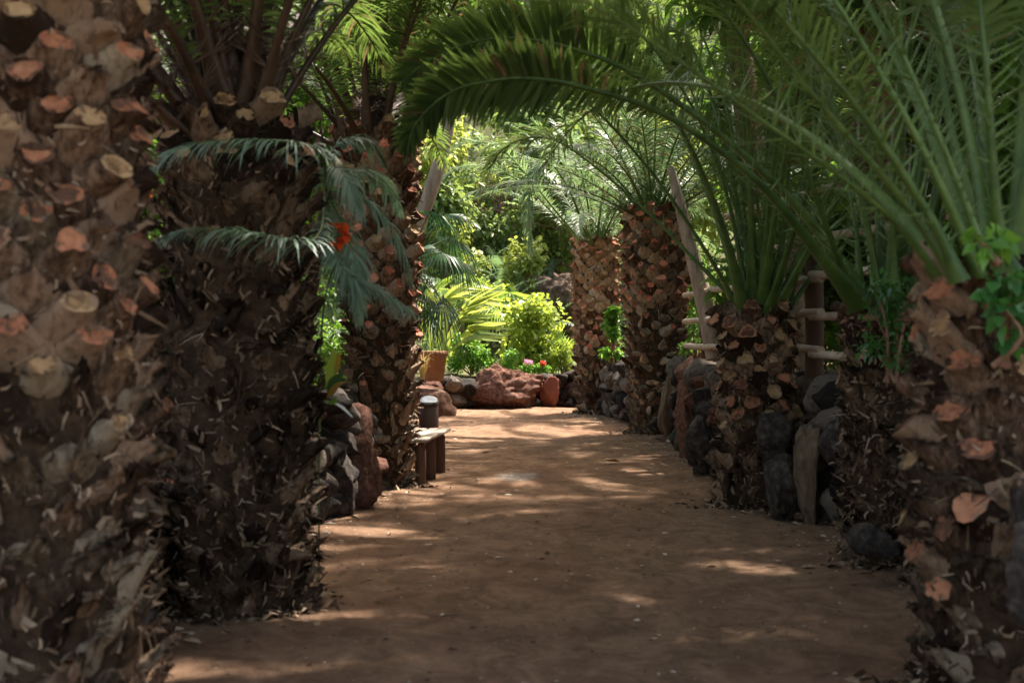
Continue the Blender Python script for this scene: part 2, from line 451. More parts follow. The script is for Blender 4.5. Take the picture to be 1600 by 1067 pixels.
frond_set('date', [M['rachis'], M['frond']], 3.7, .42, 90, .018, .028, .2, (50, 80), (4, 16, 28, 40, 54, 70, 90))
frond_set('datebrown', [M['rachis_dark'], M['frond']], 3.6, .42, 100, .026, .034, .13, (50, 80), (8, 20, 34, 48, 62, 84))
frond_set('grey', [M['rachis'], M['frond_grey']], 2.6, .36, 70, .024, .02, .16, (45, 80), (10, 28, 46, 64, 84))
frond_set('pygmy', [M['rachis'], M['frond_blue']], 1.05, .22, 48, .016, .009, .14, (70, 110), (15, 40, 62, 82), spines=False, flare=1.0, vlift=5, droop=.5)


def place_fronds(parent, key, top, n, th_range, rng, r_base=.16, azfilter=None, scale=1.0, name='frond', dz=.35, powr=1.0):
    fs = FRONDS[key]
    ths = sorted(set(t for t, _ in fs))
    made = []
    for k in range(n):
        u = (k + .5) / n
        th = th_range[0] + (th_range[1] - th_range[0]) * u ** powr
        az = k * 2.39996 + rng.uniform(-.25, .25)
        if azfilter is not None and not azfilter(az % (2 * np.pi), th):
            continue
        best = min(ths, key=lambda t: abs(t - th))
        me = rng.choice([i for i, (t, _) in enumerate(fs) if t == best])
        me = fs[int(me)][1]
        rr = r_base * (.25 + .75 * u)
        loc = (top[0] + rr * math.cos(az), top[1] + rr * math.sin(az), top[2] - dz * u)
        o = obj(name, me, parent, loc)
        tilt = R(th - best)
        Mz = Matrix.Rotation(az, 3, 'Z') @ Matrix.Rotation(tilt, 3, 'Y') @ Matrix.Rotation(R(rng.uniform(-8, 8)), 3, 'X') @ Matrix.Rotation(0, 3, 'Z')
        o.rotation_euler = Mz.to_euler()
        s = scale * rng.uniform(.88, 1.08)
        o.scale = (s, s, s)
        made.append(o)
    return made


def custom_frond(parent, pts, mats=None, n=85, Lmax=.42, w=.015, r0=.028, t0=.2, seed=0, local=True, sidev=None, **kw):
    rng = np.random.default_rng(seed)
    C = catmull(pts, 40)
    base = np.array(parent.location) if local and parent is not None else np.zeros(3)
    C = C - base
    H = C[-1] - C[0]; H[2] = 0
    side = norm(np.cross(norm(H), [0, 0, 1.]))
    if sidev is not None: side = norm(np.array(sidev, float))
    mb = frond_mb(C, side, Lmax, n, w, r0, t0, rng=rng, **kw)
    return mb.build('frond', mats or [M['rachis'], M['frond']], parent)


def trunk_mb(top, height, r0, r1, seed, cutmix, rag_h, rag_w=.5, cut_red=.5, boot_w=.25, grey=.5, cut_size=1.0, row=.105, strips=420, bulge=0.0, chaff=3200, tan_above=9.0):
    """top: xy offset of the top relative to base. cutmix: chance of cut end faces above rag_h"""
    rng = np.random.default_rng(seed)
    mb = MB()
    def cen(z):
        u = np.clip(z / height, 0, 1)
        return np.array([top[0] * u ** 1.2, top[1] * u ** 1.2, z])
    def rad(z):
        u = np.clip(z / height, 0, 1)
        return r0 + (r1 - r0) * u + bulge * math.sin(np.pi * u) + .02 * math.sin(z * 5 + seed)
    # core
    nz, na = int(height / .06) + 2, 56
    ang = np.linspace(0, 2 * np.pi, na, endpoint=False)
    V = []
    for k in range(nz):
        z = height * k / (nz - 1) - .08 * (k == 0)
        r = (rad(z) - .022) * (1 + .035 * np.array([mnoise.noise(Vector((math.cos(a) * 4 + seed, math.sin(a) * 4, z * 6))) for a in ang]))
        c = cen(z)
        V.append(np.stack([c[0] + np.cos(ang) * r, c[1] + np.sin(ang) * r, np.full(na, z)], 1))
    V = np.concatenate(V)
    i = np.arange(nz - 1)[:, None] * na; j = np.arange(na)[None]; j2 = (j + 1) % na
    mb.add(V, np.stack([i + j, i + j2, i + na + j2, i + na + j], -1).reshape(-1, 4), 0, .5)
    c = cen(height); top_ring = V[-na:]
    idx = np.arange(na)
    mb.add(np.vstack([top_ring, c + np.array([0, 0, .12])]), np.stack([idx, (idx + 1) % na, np.full(na, na)], -1), 0, .5)
    # leaf bases
    nper = max(7, int(round(2 * np.pi * (r0 + r1) / 2 / boot_w)))
    kk = 16
    pa = np.linspace(0, 2 * np.pi, kk, endpoint=False)
    rows = int(height / row)
    for ri in range(rows + 1):
        for ci in range(nper):
            z = (ri + .35) * row + rng.normal(0, .010)
            if z > height + .02: continue
            az = 2 * np.pi * (ci + .5 * (ri % 2)) / nper + ri * .035 + rng.normal(0, .03)
            rag = np.clip((rag_h - z) / rag_w + rng.normal(0, .25), 0, 1)
            n_ = np.array([math.cos(az), math.sin(az), 0]); u_ = np.array([-math.sin(az), math.cos(az), 0]); v_ = np.array([0, 0, 1.])
            o = cen(z) + n_ * (rad(z) - .035)
            iscut = (rng.random() < cutmix * (1 - rag))
            w = boot_w * rng.uniform(.9, 1.08) * (1 - rag * rng.uniform(.25, .7))
            h = row * rng.uniform(1.6, 2.0) * (1 - rag * rng.uniform(.2, .6))
            ex = rng.uniform(.07, .115) + .03 * rag * rng.random()        # outward
            up = rng.uniform(.05, .11) + rag * rng.normal(.0, .05)          # upward
            lat = rng.normal(0, .015 + .05 * rag)
            ew = (rng.uniform(.42, .6) * cut_size if iscut else rng.uniform(.15, .5))
            eh = (rng.uniform(.36, .55) * cut_size if iscut else rng.uniform(.08, .28))
            bow = rng.uniform(-.02, .03)
            cs, sn = np.cos(pa), np.sin(pa)
            ridge = 1 + rng.normal(0, .04, kk)
            sx = np.sign(cs) * np.abs(cs) ** .95; sy = np.sign(sn) * np.abs(sn) ** 1.08
            secs = []
            for s in (0, .25, .5, .75, 1.0):
                ww = w * (1 + (ew - 1) * s ** .8) * .5; hh = h * (1 + (eh - 1) * s ** .8) * .5
                cc = o + n_ * (ex * s) + v_ * (up * s ** 1.3) + u_ * lat * s
                jit = rng.normal(0, (.0028 if iscut else .0042) + .003 * rag, (kk, 3)) * (1 if s else .3)
                ring = cc + np.outer(sx * ww * ridge, u_) + np.outer(sy * hh * ridge + bow * (1 - sx ** 2) * s, v_) + jit
                if s == 1.0:
                    tiltv = rng.uniform(.2, 1.1); tiltu = rng.normal(0, .25)
                    ring = ring + np.outer(sy * hh * tiltv * -1 + sx * ww * tiltu, n_)
                    if not iscut:
                        ring += np.outer(rng.uniform(-.015, .025, kk), n_) + np.outer(rng.uniform(-.012, .012, kk), v_)
                secs.append(ring)
            V = np.concatenate(secs)
            i = np.arange(4)[:, None] * kk; j = np.arange(kk)[None]; j2 = (j + 1) % kk
            tnt = rng.uniform(0, 1)
            bm_ = 2 if rng.random() < (grey * (.35 + .65 * rag)) else 1
            mb.add(V, np.stack([i + j, i + j2, i + kk + j2, i + kk + j], -1).reshape(-1, 4), bm_, tnt)
            cap = secs[-1]
            cc = cap.mean(0) - n_ * rng.uniform(.0, .012)
            idx = np.arange(kk)
            cm = (4 if rng.random() < (cut_red if z < tan_above else .1) else 3) if iscut else bm_
            if iscut:
                cc = cap.mean(0); c2 = cc + (cap - cc) * .72 - n_ * rng.uniform(.002, .012) + rng.normal(0, .004, (kk, 3))
                mb.add(np.vstack([cap, c2]), np.stack([idx, (idx + 1) % kk, (idx + 1) % kk + kk, idx + kk], -1), np.where(rng.random(kk) < .35, bm_, cm), rng.uniform(0, 1))
                cap = c2; cc = c2.mean(0) - n_ * rng.uniform(0, .01)
            mb.add(np.vstack([cap, cc]), np.stack([idx, (idx + 1) % kk, np.full(kk, kk)], -1), cm, rng.uniform(0, 1) if iscut else max(0, tnt - .3))
    # dry strips and torn flaps
    for k in range(strips):
        z = height * rng.beta(1.0, 1.6)
        az = rng.uniform(0, 2 * np.pi)
        n_ = np.array([math.cos(az), math.sin(az), 0]); u_ = np.array([-math.sin(az), math.cos(az), 0]); v_ = np.array([0, 0, 1.])
        p = cen(z) + n_ * (rad(z) + rng.uniform(.0, .07))
        d = norm(n_ * rng.uniform(.1, .9) + u_ * rng.normal(0, .7) + v_ * rng.normal(-.1, .8))
        L = rng.uniform(.03, .13); w = rng.uniform(.0025, .009)
        W = norm(np.cross(d, n_ + rng.normal(0, .4, 3)))
        cur = norm(rng.normal(0, 1, 3) + np.array([0, 0, -.5])) * L * .25
        rows_ = []
        for s in (0, .35, .7, 1.):
            c_ = p + d * L * s + cur * s * s
            ww = w * (1 - .75 * s * s) * rng.uniform(.7, 1.1)
            rows_ += [c_ - W * ww, c_ + W * ww]
        mb.add(np.array(rows_), np.array([[0, 1, 3, 2], [2, 3, 5, 4], [4, 5, 7, 6]]), 5, rng.uniform(0, 1) ** 1.6)
    # torn fibre heaped round the foot
    for k in range(420):
        az = rng.uniform(0, 2 * np.pi); q_ = rng.exponential(.09)
        rr_ = rad(0) + .02 + q_; p = np.array([math.cos(az) * rr_, math.sin(az) * rr_, max(.004, .07 * math.exp(-q_ * 14)) * rng.uniform(.2, 1)])
        a2 = rng.uniform(0, 6.28); d = np.array([math.cos(a2), math.sin(a2), rng.normal(.1, .25)]); W = np.array([-d[1], d[0], rng.normal(0, .3)])
        L = rng.uniform(.02, .10); w = L * rng.uniform(.05, .28)
        cu = np.array([0, 0, L * rng.uniform(0, .3)])
        mb.add(np.array([p - W * w, p + W * w, p + d * L * .55 + cu + W * w, p + d * L * .55 + cu - W * w, p + d * L]), [np.array([[0, 1, 2, 3]]), np.array([[3, 2, 4]])], 6 if rng.random() < .7 else 5, rng.uniform(0, 1))
    # fine chaff between the leaf bases
    n = int(chaff)
    z = height * rng.uniform(0, 1, n) ** 1.15; az = rng.uniform(0, 2 * np.pi, n)
    u = np.clip(z / height, 0, 1)
    c0 = np.stack([top[0] * u ** 1.2, top[1] * u ** 1.2, z], 1)
    rr = r0 + (r1 - r0) * u + bulge * np.sin(np.pi * u) + rng.uniform(-.01, .07, n)
    n_ = np.stack([np.cos(az), np.sin(az), np.zeros(n)], 1); u_ = np.stack([-np.sin(az), np.cos(az), np.zeros(n)], 1)
    p = c0 + n_ * rr[:, None]
    d = norm(n_ * rng.uniform(.1, .9, (n, 1)) + u_ * rng.normal(0, .6, (n, 1)) + np.array([0, 0, 1.]) * rng.normal(.2, .8, (n, 1)))
    L = rng.uniform(.02, .075, (n, 1)); w = L * rng.uniform(.05, .2, (n, 1))
    W = norm(np.cross(d, n_ + rng.normal(0, .4, (n, 3)))) * w
    cu = norm(rng.normal(0, 1, (n, 3))) * L * .25
    V = np.stack([p - W, p + W, p + d * L * .55 + cu + W * .8, p + d * L * .55 + cu - W * .8, p + d * L + cu * .3], 1).reshape(-1, 3)
    b = np.arange(n)[:, None] * 5
    mb.add(V, [b + np.array([[0, 1, 2, 3]]), b + np.array([[3, 2, 4]])], 6, np.repeat(rng.uniform(0, 1, n), 5))
    return mb


M['boot_shade'] = solid_mat('painted shade leaf base', [(0.32, (0.022, 0.014, 0.009)), (0.5, (0.088, 0.054, 0.034)), (0.75, (0.25, 0.165, 0.105))], 30, 0.9, 70, 1.0, 0.02, 0.12, stretch=(1, 1, .35), tintmix=.55, detail=8)  # boot copy with the shade on these trunks put into the colour
M['boot_lit'] = solid_mat('painted lit brown leaf base', [(0.25, (0.07, 0.035, 0.02)), (0.5, (0.24, 0.14, 0.085)), (0.75, (0.48, 0.33, 0.22))], 30, 0.9, 70, 1.0, 0.02, 0.12, stretch=(1, 1, .35), tintmix=.5, detail=8)  # boot lightened, light missing on these trunks is put into the albedo
M['boot_grey_lit'] = solid_mat('painted lit grey leaf base', [(0.25, (0.08, 0.05, 0.035)), (0.5, (0.27, 0.20, 0.14)), (0.78, (0.52, 0.42, 0.32))], 30, 0.9, 70, 1.0, 0.02, 0.12, stretch=(1, 1, .35), tintmix=.5, detail=8)  # grey counterpart, brightened in colour to look lit
M['cut_bright'] = solid_mat('bright red cut face', [(0.3, (0.30, 0.07, 0.045)), (0.5, (0.58, 0.16, 0.09)), (0.75, (0.70, 0.30, 0.18))], 26, 0.8, 90, 0.5, 0.008, 0.2, tintmix=.4)
TRUNK_MATS = [M['core'], M['boot'], M['boot_grey'], M['cut'], M['cut_red'], M['strip'], M['chaff']]


def palm(label, px, d, h, top=(0, 0), r0=.40, r1=.38, seed=1, name='date_palm', light=False, **kw):
    x = (px - 800) / F * d
    t = thing(name, label, 'palm tree', (x, d, 0), 'date palms lining the path')
    mb = trunk_mb(top, h, r0, r1, seed, **kw)
    mb.build('trunk', [M['core'], M['boot_shade'], M['boot'], M['cut'], M['cut_red'], M['chaff'], M['chaff']] if light == 'dark' else [M['core'], M['boot_lit'], M['boot_grey_lit'], M['cut'], M['cut_bright'], M['strip'], M['chaff']] if light else TRUNK_MATS, t)
    return t


# ------------------------------------------------------------------ ground
def grid(name, x0, x1, y0, y1, nx, ny, zf, mat, kind='structure'):
    xs = np.linspace(x0, x1, nx); ys = np.linspace(y0, y1, ny)
    X, Y = np.meshgrid(xs, ys)
    Z = np.vectorize(zf)(X, Y)
    mb = MB()
    i = np.arange(ny - 1)[:, None] * nx; j = np.arange(nx - 1)[None]
    mb.add(np.stack([X, Y, Z], -1).reshape(-1, 3), np.stack([i + j, i + j + 1, i + nx + j + 1, i + nx + j], -1).reshape(-1, 4))
    o = mb.build(name, mat, smooth=True)
    tag(o, kind=kind)
    return o


def nz(x, y, z=0.): return mnoise.noise(Vector((x, y, z)))


def path_z(x, y):
    return .02 * abs(nz(x * 2.6, y * 1.3, 11)) + .022 * nz(x * 1.1, y * .8) + .009 * nz(x * 4, y * 4, 3) + .004 * nz(x * 13, y * 13, 7)


grid('path', -5, 5, .5, 33, 300, 900, path_z, M['path'])
grid('ground', -900, 900, -900, 900, 3, 3, lambda x, y: -.12, M['hill'])


def hill_z(x, y):
    d = max(0, y - 33.5)
    side = max(0, abs(x - 1) - 7) * .5
    return .62 + min(19, (d * .10 + .018 * d * d)) + .35 * nz(x * .4, y * .4) * min(1, d / 3) + .12 * nz(x * 1.5, y * 1.5) + side * min(1, d / 8) * .4


grid('hill', -60, 60, 31.0, 85, 170, 90, hill_z, M['hill'])

RW = np.array([(1.75, 31.), (1.85, 27.5), (2.15, 24.8), (2.75, 23.0), (2.42, 21.2), (2.3, 18.5), (2.3, 16.2), (2.6, 14.3), (2.75, 13.2), (2.62, 12.2), (2.75, 10.4), (2.95, 9), (2.8, 7), (2.75, 4), (2.8, -3)])
LW = np.array([(-2.2, -3), (-2.25, 5), (-2.15, 8.4), (-1.85, 11), (-1.62, 12.6), (-1.45, 14.0), (-1.75, 15.2), (-1.72, 17), (-1.8, 19.0), (-2.1, 21.5), (-3.4, 22.2)])
GW = np.array([(-3.2, 28.6), (-1.9, 29.6), (-.9, 30.6), (0.3, 31.0), (1.3, 31.1), (2.2, 31.3)])


def wx(poly, y):
    o = np.argsort(poly[:, 1])
    return float(np.interp(y, poly[o, 1], poly[o, 0]))


def bed(name, xedge, xo, y0, y1, h, sgn):
    ny = int((y1 - y0) / .25); nx = 40
    V = []
    for a in range(ny + 1):
        y = y0 + (y1 - y0) * a / ny
        xe = xedge(y) + sgn * .12
        V.append((xe, y, -.05))
        for b in range(nx):
            x = xe + (xo - xe) * (b / (nx - 1)) ** 1.6
            e = min(1, abs(x - xe) / .25)
            V.append((x, y, h * (.75 + .25 * e) + .06 * nz(x * 1.5, y * 1.5) + .02 * nz(x * 6, y * 6) + max(0, abs(x) - 4) * .12))
    n1 = nx + 1
    i = np.arange(ny)[:, None] * n1; j = np.arange(n1 - 1)[None]
    q = np.stack([i + j, i + j + 1, i + n1 + j + 1, i + n1 + j], -1).reshape(-1, 4)
    if sgn < 0: q = q[:, ::-1]
    mb = MB(); mb.add(np.array(V), q)
    o = mb.build(name, M['soil'], smooth=True); tag(o, kind='structure')


bed('right_garden_bed', lambda y: wx(RW, y), 40, -3, 31, .95, 1)
bed('left_garden_bed', lambda y: wx(LW, y), -40, -3, 21.6, .8, -1)


# ------------------------------------------------------------------ rocks
def ico(sub):
    import bmesh
    bm = bmesh.new(); bmesh.ops.create_icosphere(bm, subdivisions=sub, radius=1)
    V = np.array([v.co[:] for v in bm.verts]); Fc = np.array([[v.index for v in f.verts] for f in bm.faces])
    bm.free(); return V, Fc


ICO = {k: ico(k) for k in (2, 3, 4, 5)}


def rock(mb, c, s, seed, sub=3, mat=0, rough=.2, tint=None, rz=0, flat=5, rx=0, ry=0):
    rng = np.random.default_rng(seed)
    V, Fc = ICO[sub]
    V = V.copy()
    # planar cuts make it angular
    for k in range(flat + 9):
        n = norm(rng.normal(size=3)); dd = rng.uniform(.5, .8)
        pr = V @ n
        V -= np.outer(np.clip(pr - dd, 0, None), n) * .92
    off = rng.uniform(0, 100, 3)
    disp = np.array([mnoise.fractal(Vector(v * 2.2 + off), 1.0, 2.0, 5) for v in V])
    V = V * (1 + rough * .6 * disp)[:, None]
    if sub >= 4:
        d2 = np.array([mnoise.ridged_multi_fractal(Vector(v * 5 + off), .8, 2.2, 6, .9, 2.0) for v in V])
        V = V * (1 - rough * .42 * (d2 - d2.mean()))[:, None]
        d3 = np.array([mnoise.fractal(Vector(v * 14 + off), .7, 2.1, 4) for v in V])
        V = V * (1 + .05 * d3)[:, None]
    V = V * (np.array(s) / 2 / .75)
    Rm = np.array((Matrix.Rotation(rz, 3, 'Z') @ Matrix.Rotation(ry, 3, 'Y') @ Matrix.Rotation(rx, 3, 'X')))
    V = V @ Rm.T + np.array(c)
    mb.add(V, Fc, mat, rng.uniform(0, 1) if tint is None else tint)


def stone_wall(label, poly, h, seed, size=.3, depth=.35, redp=.12, y_range=None, hvar=.15, name='stone_wall'):
    rng = np.random.default_rng(seed)
    t = MB()
    poly = np.asarray(poly)
    seg = np.linalg.norm(np.diff(poly, axis=0), axis=1); cum = np.concatenate([[0], np.cumsum(seg)])
    s = 0.; total = cum[-1]
    z_rows = max(2, int(round(h / (size * .72))))
    for r in range(z_rows):
        s = rng.uniform(0, size)
        while s < total:
            wdt = size * rng.uniform(.7, 1.5)
            x = np.interp(s, cum, poly[:, 0]); y = np.interp(s, cum, poly[:, 1])
            k = min(len(seg) - 1, np.searchsorted(cum, s, side='right') - 1)
            dx, dy = poly[k + 1] - poly[k]
            rz = math.atan2(dy, dx)
            hh = h / z_rows * rng.uniform(1.1, 1.5)
            z = (r + .5) * h / z_rows + rng.normal(0, .02)
            if r == z_rows - 1: z += rng.uniform(-hvar, hvar)
            rock(t, (x + rng.normal(0, .03), y + rng.normal(0, .03), z), (wdt * 1.12, depth * rng.uniform(.9, 1.3), hh), int(rng.integers(1e6)), 3, 1 if rng.random() < redp else 0, .22, rz=rz + rng.normal(0, .12), rx=rng.normal(0, .12), ry=rng.normal(0, .15))
            s += wdt * .88
    o = t.build(name, [M['basalt'], M['redrock']])
    tag(o, label, 'stone wall')
    return o


def sub_poly(poly, y0, y1):
    o = poly[np.argsort(poly[:, 1])]
    ys = [y0] + [y for y in o[:, 1] if y0 < y < y1] + [y1]
    return np.array([(np.interp(y, o[:, 1], o[:, 0]), y) for y in ys])


stone_wall('dark rough stone wall edging the right side of the path, running behind the palms', sub_poly(RW, 5.0, 30.8), 1.02, 3, .34, .42)
stone_wall('dark low stone wall edging the left side of the path behind the bench', sub_poly(LW, 7.0, 21.5), .85, 4, .33, .42)
stone_wall('low dry stone wall left of the big red boulder at the garden', GW[:3] + np.array([0, 0]), .58, 5, .44, .45, redp=.3, hvar=.08)
stone_wall('blocky dark stone wall right of the big red boulder at the garden', np.array([(.55, 31.15), (2.3, 31.3)]), .70, 6, .26, .45, redp=.05, hvar=.04)


def boulder(name, label, cat, c, s, seed, mat, **kw):
    mb = MB()
    rock(mb, (0, 0, 0), s, seed, kw.pop('sub', 5), 0, **kw)
    o = mb.build(name, mat); o.location = c
    tag(o, label, cat)
    return o


boulder('boulder', 'large reddish brown lava boulder set in the garden wall below the flowers', 'boulder', P(784, 612, 30.6) + np.array([0, .1, 0]), (1.55, .9, 1.02), 11, M['redrock'], rough=.28, tint=.5)
boulder('rock_slab', 'small smooth red slab leaning on the dark blocks right of the big boulder', 'rock', P(861, 616, 30.75), (.36, .22, .56), 23, M['slab'], rough=.08, sub=4, tint=.5)
boulder('rock', 'grey rounded rock stacked on the low wall left of the big boulder', 'rock', P(707, 600, 30.0), (.34, .35, .28), 31, M['basalt'], sub=4, rough=.2, tint=1.0)
for i, (a, b, dd, s, mt, lab, sd, rz) in enumerate([
    (1262, 745, 12.0, (.20, .3, .68), 'tanrock', 'upright tan slab standing between the two near palms on the right', 41, .2),
    (1222, 752, 12.2, (.2, .3, .52), 'basalt', 'upright dark grey slab left of the tan slab on the right', 42, .1),
    (1206, 690, 12.7, (.3, .3, .4), 'basalt', 'dark jagged rock above the upright slabs behind the palm base', 43, .4),
    (1073, 650, 18.3, (.22, .4, .95), 'redrock', 'tall reddish rock leaning in the right wall before the fence post', 44, .5),
    (1046, 635, 20.2, (.28, .4, .75), 'tanrock', 'pale upright rock in the right wall beside the far thick palm', 45, .3),
    (1100, 700, 16.2, (.3, .35, .5), 'basalt', 'squat dark rock at the foot of the right wall beside the path bend', 46, .3),
    (1028, 665, 21.6, (.24, .3, .22), 'basalt', 'small round grey rock at the foot of the far thick palm', 47, .3),
    (555, 735, 13.2, (.4, .4, .55), 'redrock', 'purple brown rock at the foot of the left wall before the third palm', 48, .2),
    (530, 760, 12.7, (.35, .4, .5), 'basalt', 'dark rock at the foot of the left wall right of the second palm', 49, .1),
    (1363, 850, 9.25, (.24, .3, .2), 'basalt', 'small dark rock wedged at the foot of the second near palm on the right', 50, .1),
    (1640, 915, 5.5, (.26, .4, .42), 'basalt', 'dark blue grey boulder at the lower right edge in front of the nearest palm', 51, .1),
    (1640, 815, 5.6, (.24, .4, .26), 'basalt', 'dark flattened boulder resting above another at the right edge', 52, .1),
]):
    c = P(a, b, dd)
    boulder('rock', lab, 'rock', c, s, sd, M[mt], sub=4, rough=.22, rz=rz, tint=.5)


# ------------------------------------------------------------------ the palms lining the path
rngp = np.random.default_rng(77)
frond_set('stalky', [M['rachis'], M['frond']], 4.5, .38, 66, .013, .034, .48, (45, 75), (4, 14, 26, 38, 52))
frond_set('high', [M['rachis'], M['frond']], 3.6, .42, 80, .03, .028, .15, (60, 90), (10, 25, 40, 58, 75))
# nearest left
L1 = palm('nearest palm on the left, orange cut leaf bases above and shaggy grey ones below', 50, 5.7, 3.6, r0=.41, r1=.375, seed=1, cutmix=.72, rag_h=1.45, rag_w=.5, cut_red=.88, tan_above=2.45, boot_w=.25, grey=.6, strips=420, row=.10, cut_size=1.0, chaff=3600)
place_fronds(L1, 'datebrown', (0, 0, 3.6), 34, (5, 70), rngp)
# second left
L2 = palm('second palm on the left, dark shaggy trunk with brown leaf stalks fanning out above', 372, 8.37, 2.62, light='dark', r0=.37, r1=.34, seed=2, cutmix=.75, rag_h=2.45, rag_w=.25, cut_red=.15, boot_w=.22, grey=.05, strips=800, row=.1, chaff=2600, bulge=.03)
place_fronds(L2, 'datebrown', (0, 0, 2.78), 46, (4, 58), rngp, r_base=.3, dz=.3, azfilter=lambda a, t: t < 30 or 1.3 < a < 4.6)
# third left
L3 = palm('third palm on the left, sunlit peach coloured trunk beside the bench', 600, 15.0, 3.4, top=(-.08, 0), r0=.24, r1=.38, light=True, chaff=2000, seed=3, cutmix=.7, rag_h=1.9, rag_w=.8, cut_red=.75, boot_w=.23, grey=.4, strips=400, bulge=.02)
place_fronds(L3, 'datebrown', (-.09, 0, 3.5), 20, (4, 66), rngp, r_base=.3, dz=.3, azfilter=lambda a, t: t < 26 or 1.3 < a < 4.4)
place_fronds(L3, 'datebrown', (-.09, 0, 3.45), 22, (3, 20), rngp, r_base=.36, dz=.2)
# right side
R1 = palm('nearest palm on the right, wide trunk with thick green leaf stalks rising', 1580, 6.3, 1.72, r0=.355, r1=.35, seed=4, cutmix=.6, rag_h=.85, rag_w=.5, cut_red=.6, boot_w=.26, grey=.5, strips=400, chaff=1800, cut_size=1.15)
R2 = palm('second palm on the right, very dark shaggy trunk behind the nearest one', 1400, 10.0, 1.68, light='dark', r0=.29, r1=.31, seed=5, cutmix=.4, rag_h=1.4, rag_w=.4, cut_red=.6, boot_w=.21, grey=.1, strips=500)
R3 = palm('third palm on the right, short trunk with rows of orange and tan cut leaf bases', 1182, 13.3, 1.72, r0=.31, r1=.29, seed=6, cutmix=.95, rag_h=.75, rag_w=.4, cut_red=.5, boot_w=.23, grey=.25, strips=260, row=.115, chaff=1300, cut_size=1.15)
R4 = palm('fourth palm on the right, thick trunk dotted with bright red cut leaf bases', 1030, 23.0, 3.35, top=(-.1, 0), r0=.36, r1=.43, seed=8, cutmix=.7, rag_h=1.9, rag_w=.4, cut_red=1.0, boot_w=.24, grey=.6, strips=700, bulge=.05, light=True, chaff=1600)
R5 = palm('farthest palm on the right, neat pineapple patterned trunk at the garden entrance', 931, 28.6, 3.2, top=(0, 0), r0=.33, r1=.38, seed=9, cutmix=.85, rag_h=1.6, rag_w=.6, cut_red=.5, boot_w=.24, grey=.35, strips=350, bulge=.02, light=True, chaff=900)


def cf(par, pxs, seed, **kw):
    return custom_frond(par, [P(*p) for p in pxs], seed=seed, **kw)


# long fronds arching over the path from the second right-hand palm
cf(R2, [(1350, 470, 9.9), (1270, 350, 9.8), (1160, 240, 9.7), (1040, 147, 9.6), (962, 101, 9.5), (898, 78, 9.45), (854, 66, 9.4), (783, 60, 9.35), (716, 73, 9.3), (662, 101, 9.3), (628, 128, 9.3)], 1, Lmax=.36, n=215, w=.028, r0=.03, t0=.3, vlift=8, a0=82, a1=45, droop=.05, sidev=(0, -.55, .83))
cf(R2, [(1345, 480, 9.7), (1270, 385, 9.4), (1180, 280, 9.1), (1040, 180, 8.9), (905, 135, 8.8), (837, 124, 8.75), (787, 124, 8.7), (719, 138, 8.7), (675, 165, 8.7), (645, 202, 8.7), (636, 240, 8.7)], 2, Lmax=.29, n=215, w=.027, r0=.03, t0=.3, vlift=8, a0=82, a1=45, droop=.08, sidev=(0, -.65, .75))
cf(R2, [(1330, 465, 9.7), (1290, 350, 9.4), (1235, 200, 9.2), (1160, 60, 9.0), (1060, -60, 8.8), (900, -120, 8.6), (760, -60, 8.5)], 3)
cf(R2, [(1345, 470, 10), (1335, 340, 10.2), (1300, 180, 10.5), (1240, 20, 10.8), (1150, -100, 11)], 4)
cf(R2, [(1400, 470, 9.8), (1390, 320, 9.7), (1340, 120, 9.5), (1260, -40, 9.3), (1150, -150, 9.2)], 5)
place_fronds(R2, 'stalky', (0, 0, 1.75), 30, (3, 42), rngp, r_base=.28, dz=.25, powr=.9, azfilter=lambda a, t: t < 16 or not (2.1 < a < 4.6))
# nearest right palm
cf(R1, [(1475, 450, 6.2), (1420, 370, 6.1), (1377, 327, 6.05), (1296, 263, 5.95), (1195, 192, 5.85), (1060, 95, 5.7), (939, 17, 5.6), (820, -30, 5.5), (700, -40, 5.4)], 6, r0=.022, t0=.5, Lmax=.36)
cf(R1, [(1490, 430, 6.0), (1414, 317, 6.0), (1276, 155, 5.9), (1158, 7, 5.8), (1060, -100, 5.7), (930, -180, 5.7)], 7, r0=.024, t0=.45)
cf(R1, [(1500, 440, 5.9), (1465, 360, 5.9), (1380, 225, 5.85), (1313, 135, 5.8), (1195, 0, 5.7), (1080, -110, 5.6), (960, -180, 5.6)], 8, r0=.032, t0=.4)
cf(R1, [(1530, 430, 5.95), (1470, 290, 5.9), (1397, 152, 5.9), (1303, 0, 5.9), (1200, -130, 5.9), (1080, -200, 6)], 9, r0=.03, t0=.64)
cf(R1, [(1545, 430, 6.1), (1516, 337, 6.1), (1448, 169, 6.1), (1370, 0, 6.2), (1290, -140, 6.3)], 10, r0=.036, t0=.64)
cf(R1, [(1570, 420, 5.9), (1556, 320, 5.85), (1545, 160, 5.8), (1530, 0, 5.8), (1500, -200, 5.8)], 11, r0=.036, t0=.64)
cf(R1, [(1590, 420, 6.4), (1540, 260, 6.5), (1495, 135, 6.6), (1448, 0, 6.7), (1390, -150, 6.8)], 12, r0=.036, t0=.64)
cf(R1, [(1580, 430, 6.3), (1592, 250, 6.4), (1604, 60, 6.4), (1600, -120, 6.5), (1580, -300, 6.6)], 13, r0=.034, t0=.64)
cf(R1, [(1560, 420, 6.5), (1500, 260, 6.8), (1470, 100, 7.0), (1465, -60, 7.2), (1440, -200, 7.4)], 14, r0=.034, t0=.64)
place_fronds(R1, 'stalky', (0, 0, 1.85), 17, (3, 55), rngp, r_base=.28, dz=.2, azfilter=lambda a, t: (a < 2.2 or a > 5.0) or t < 14)
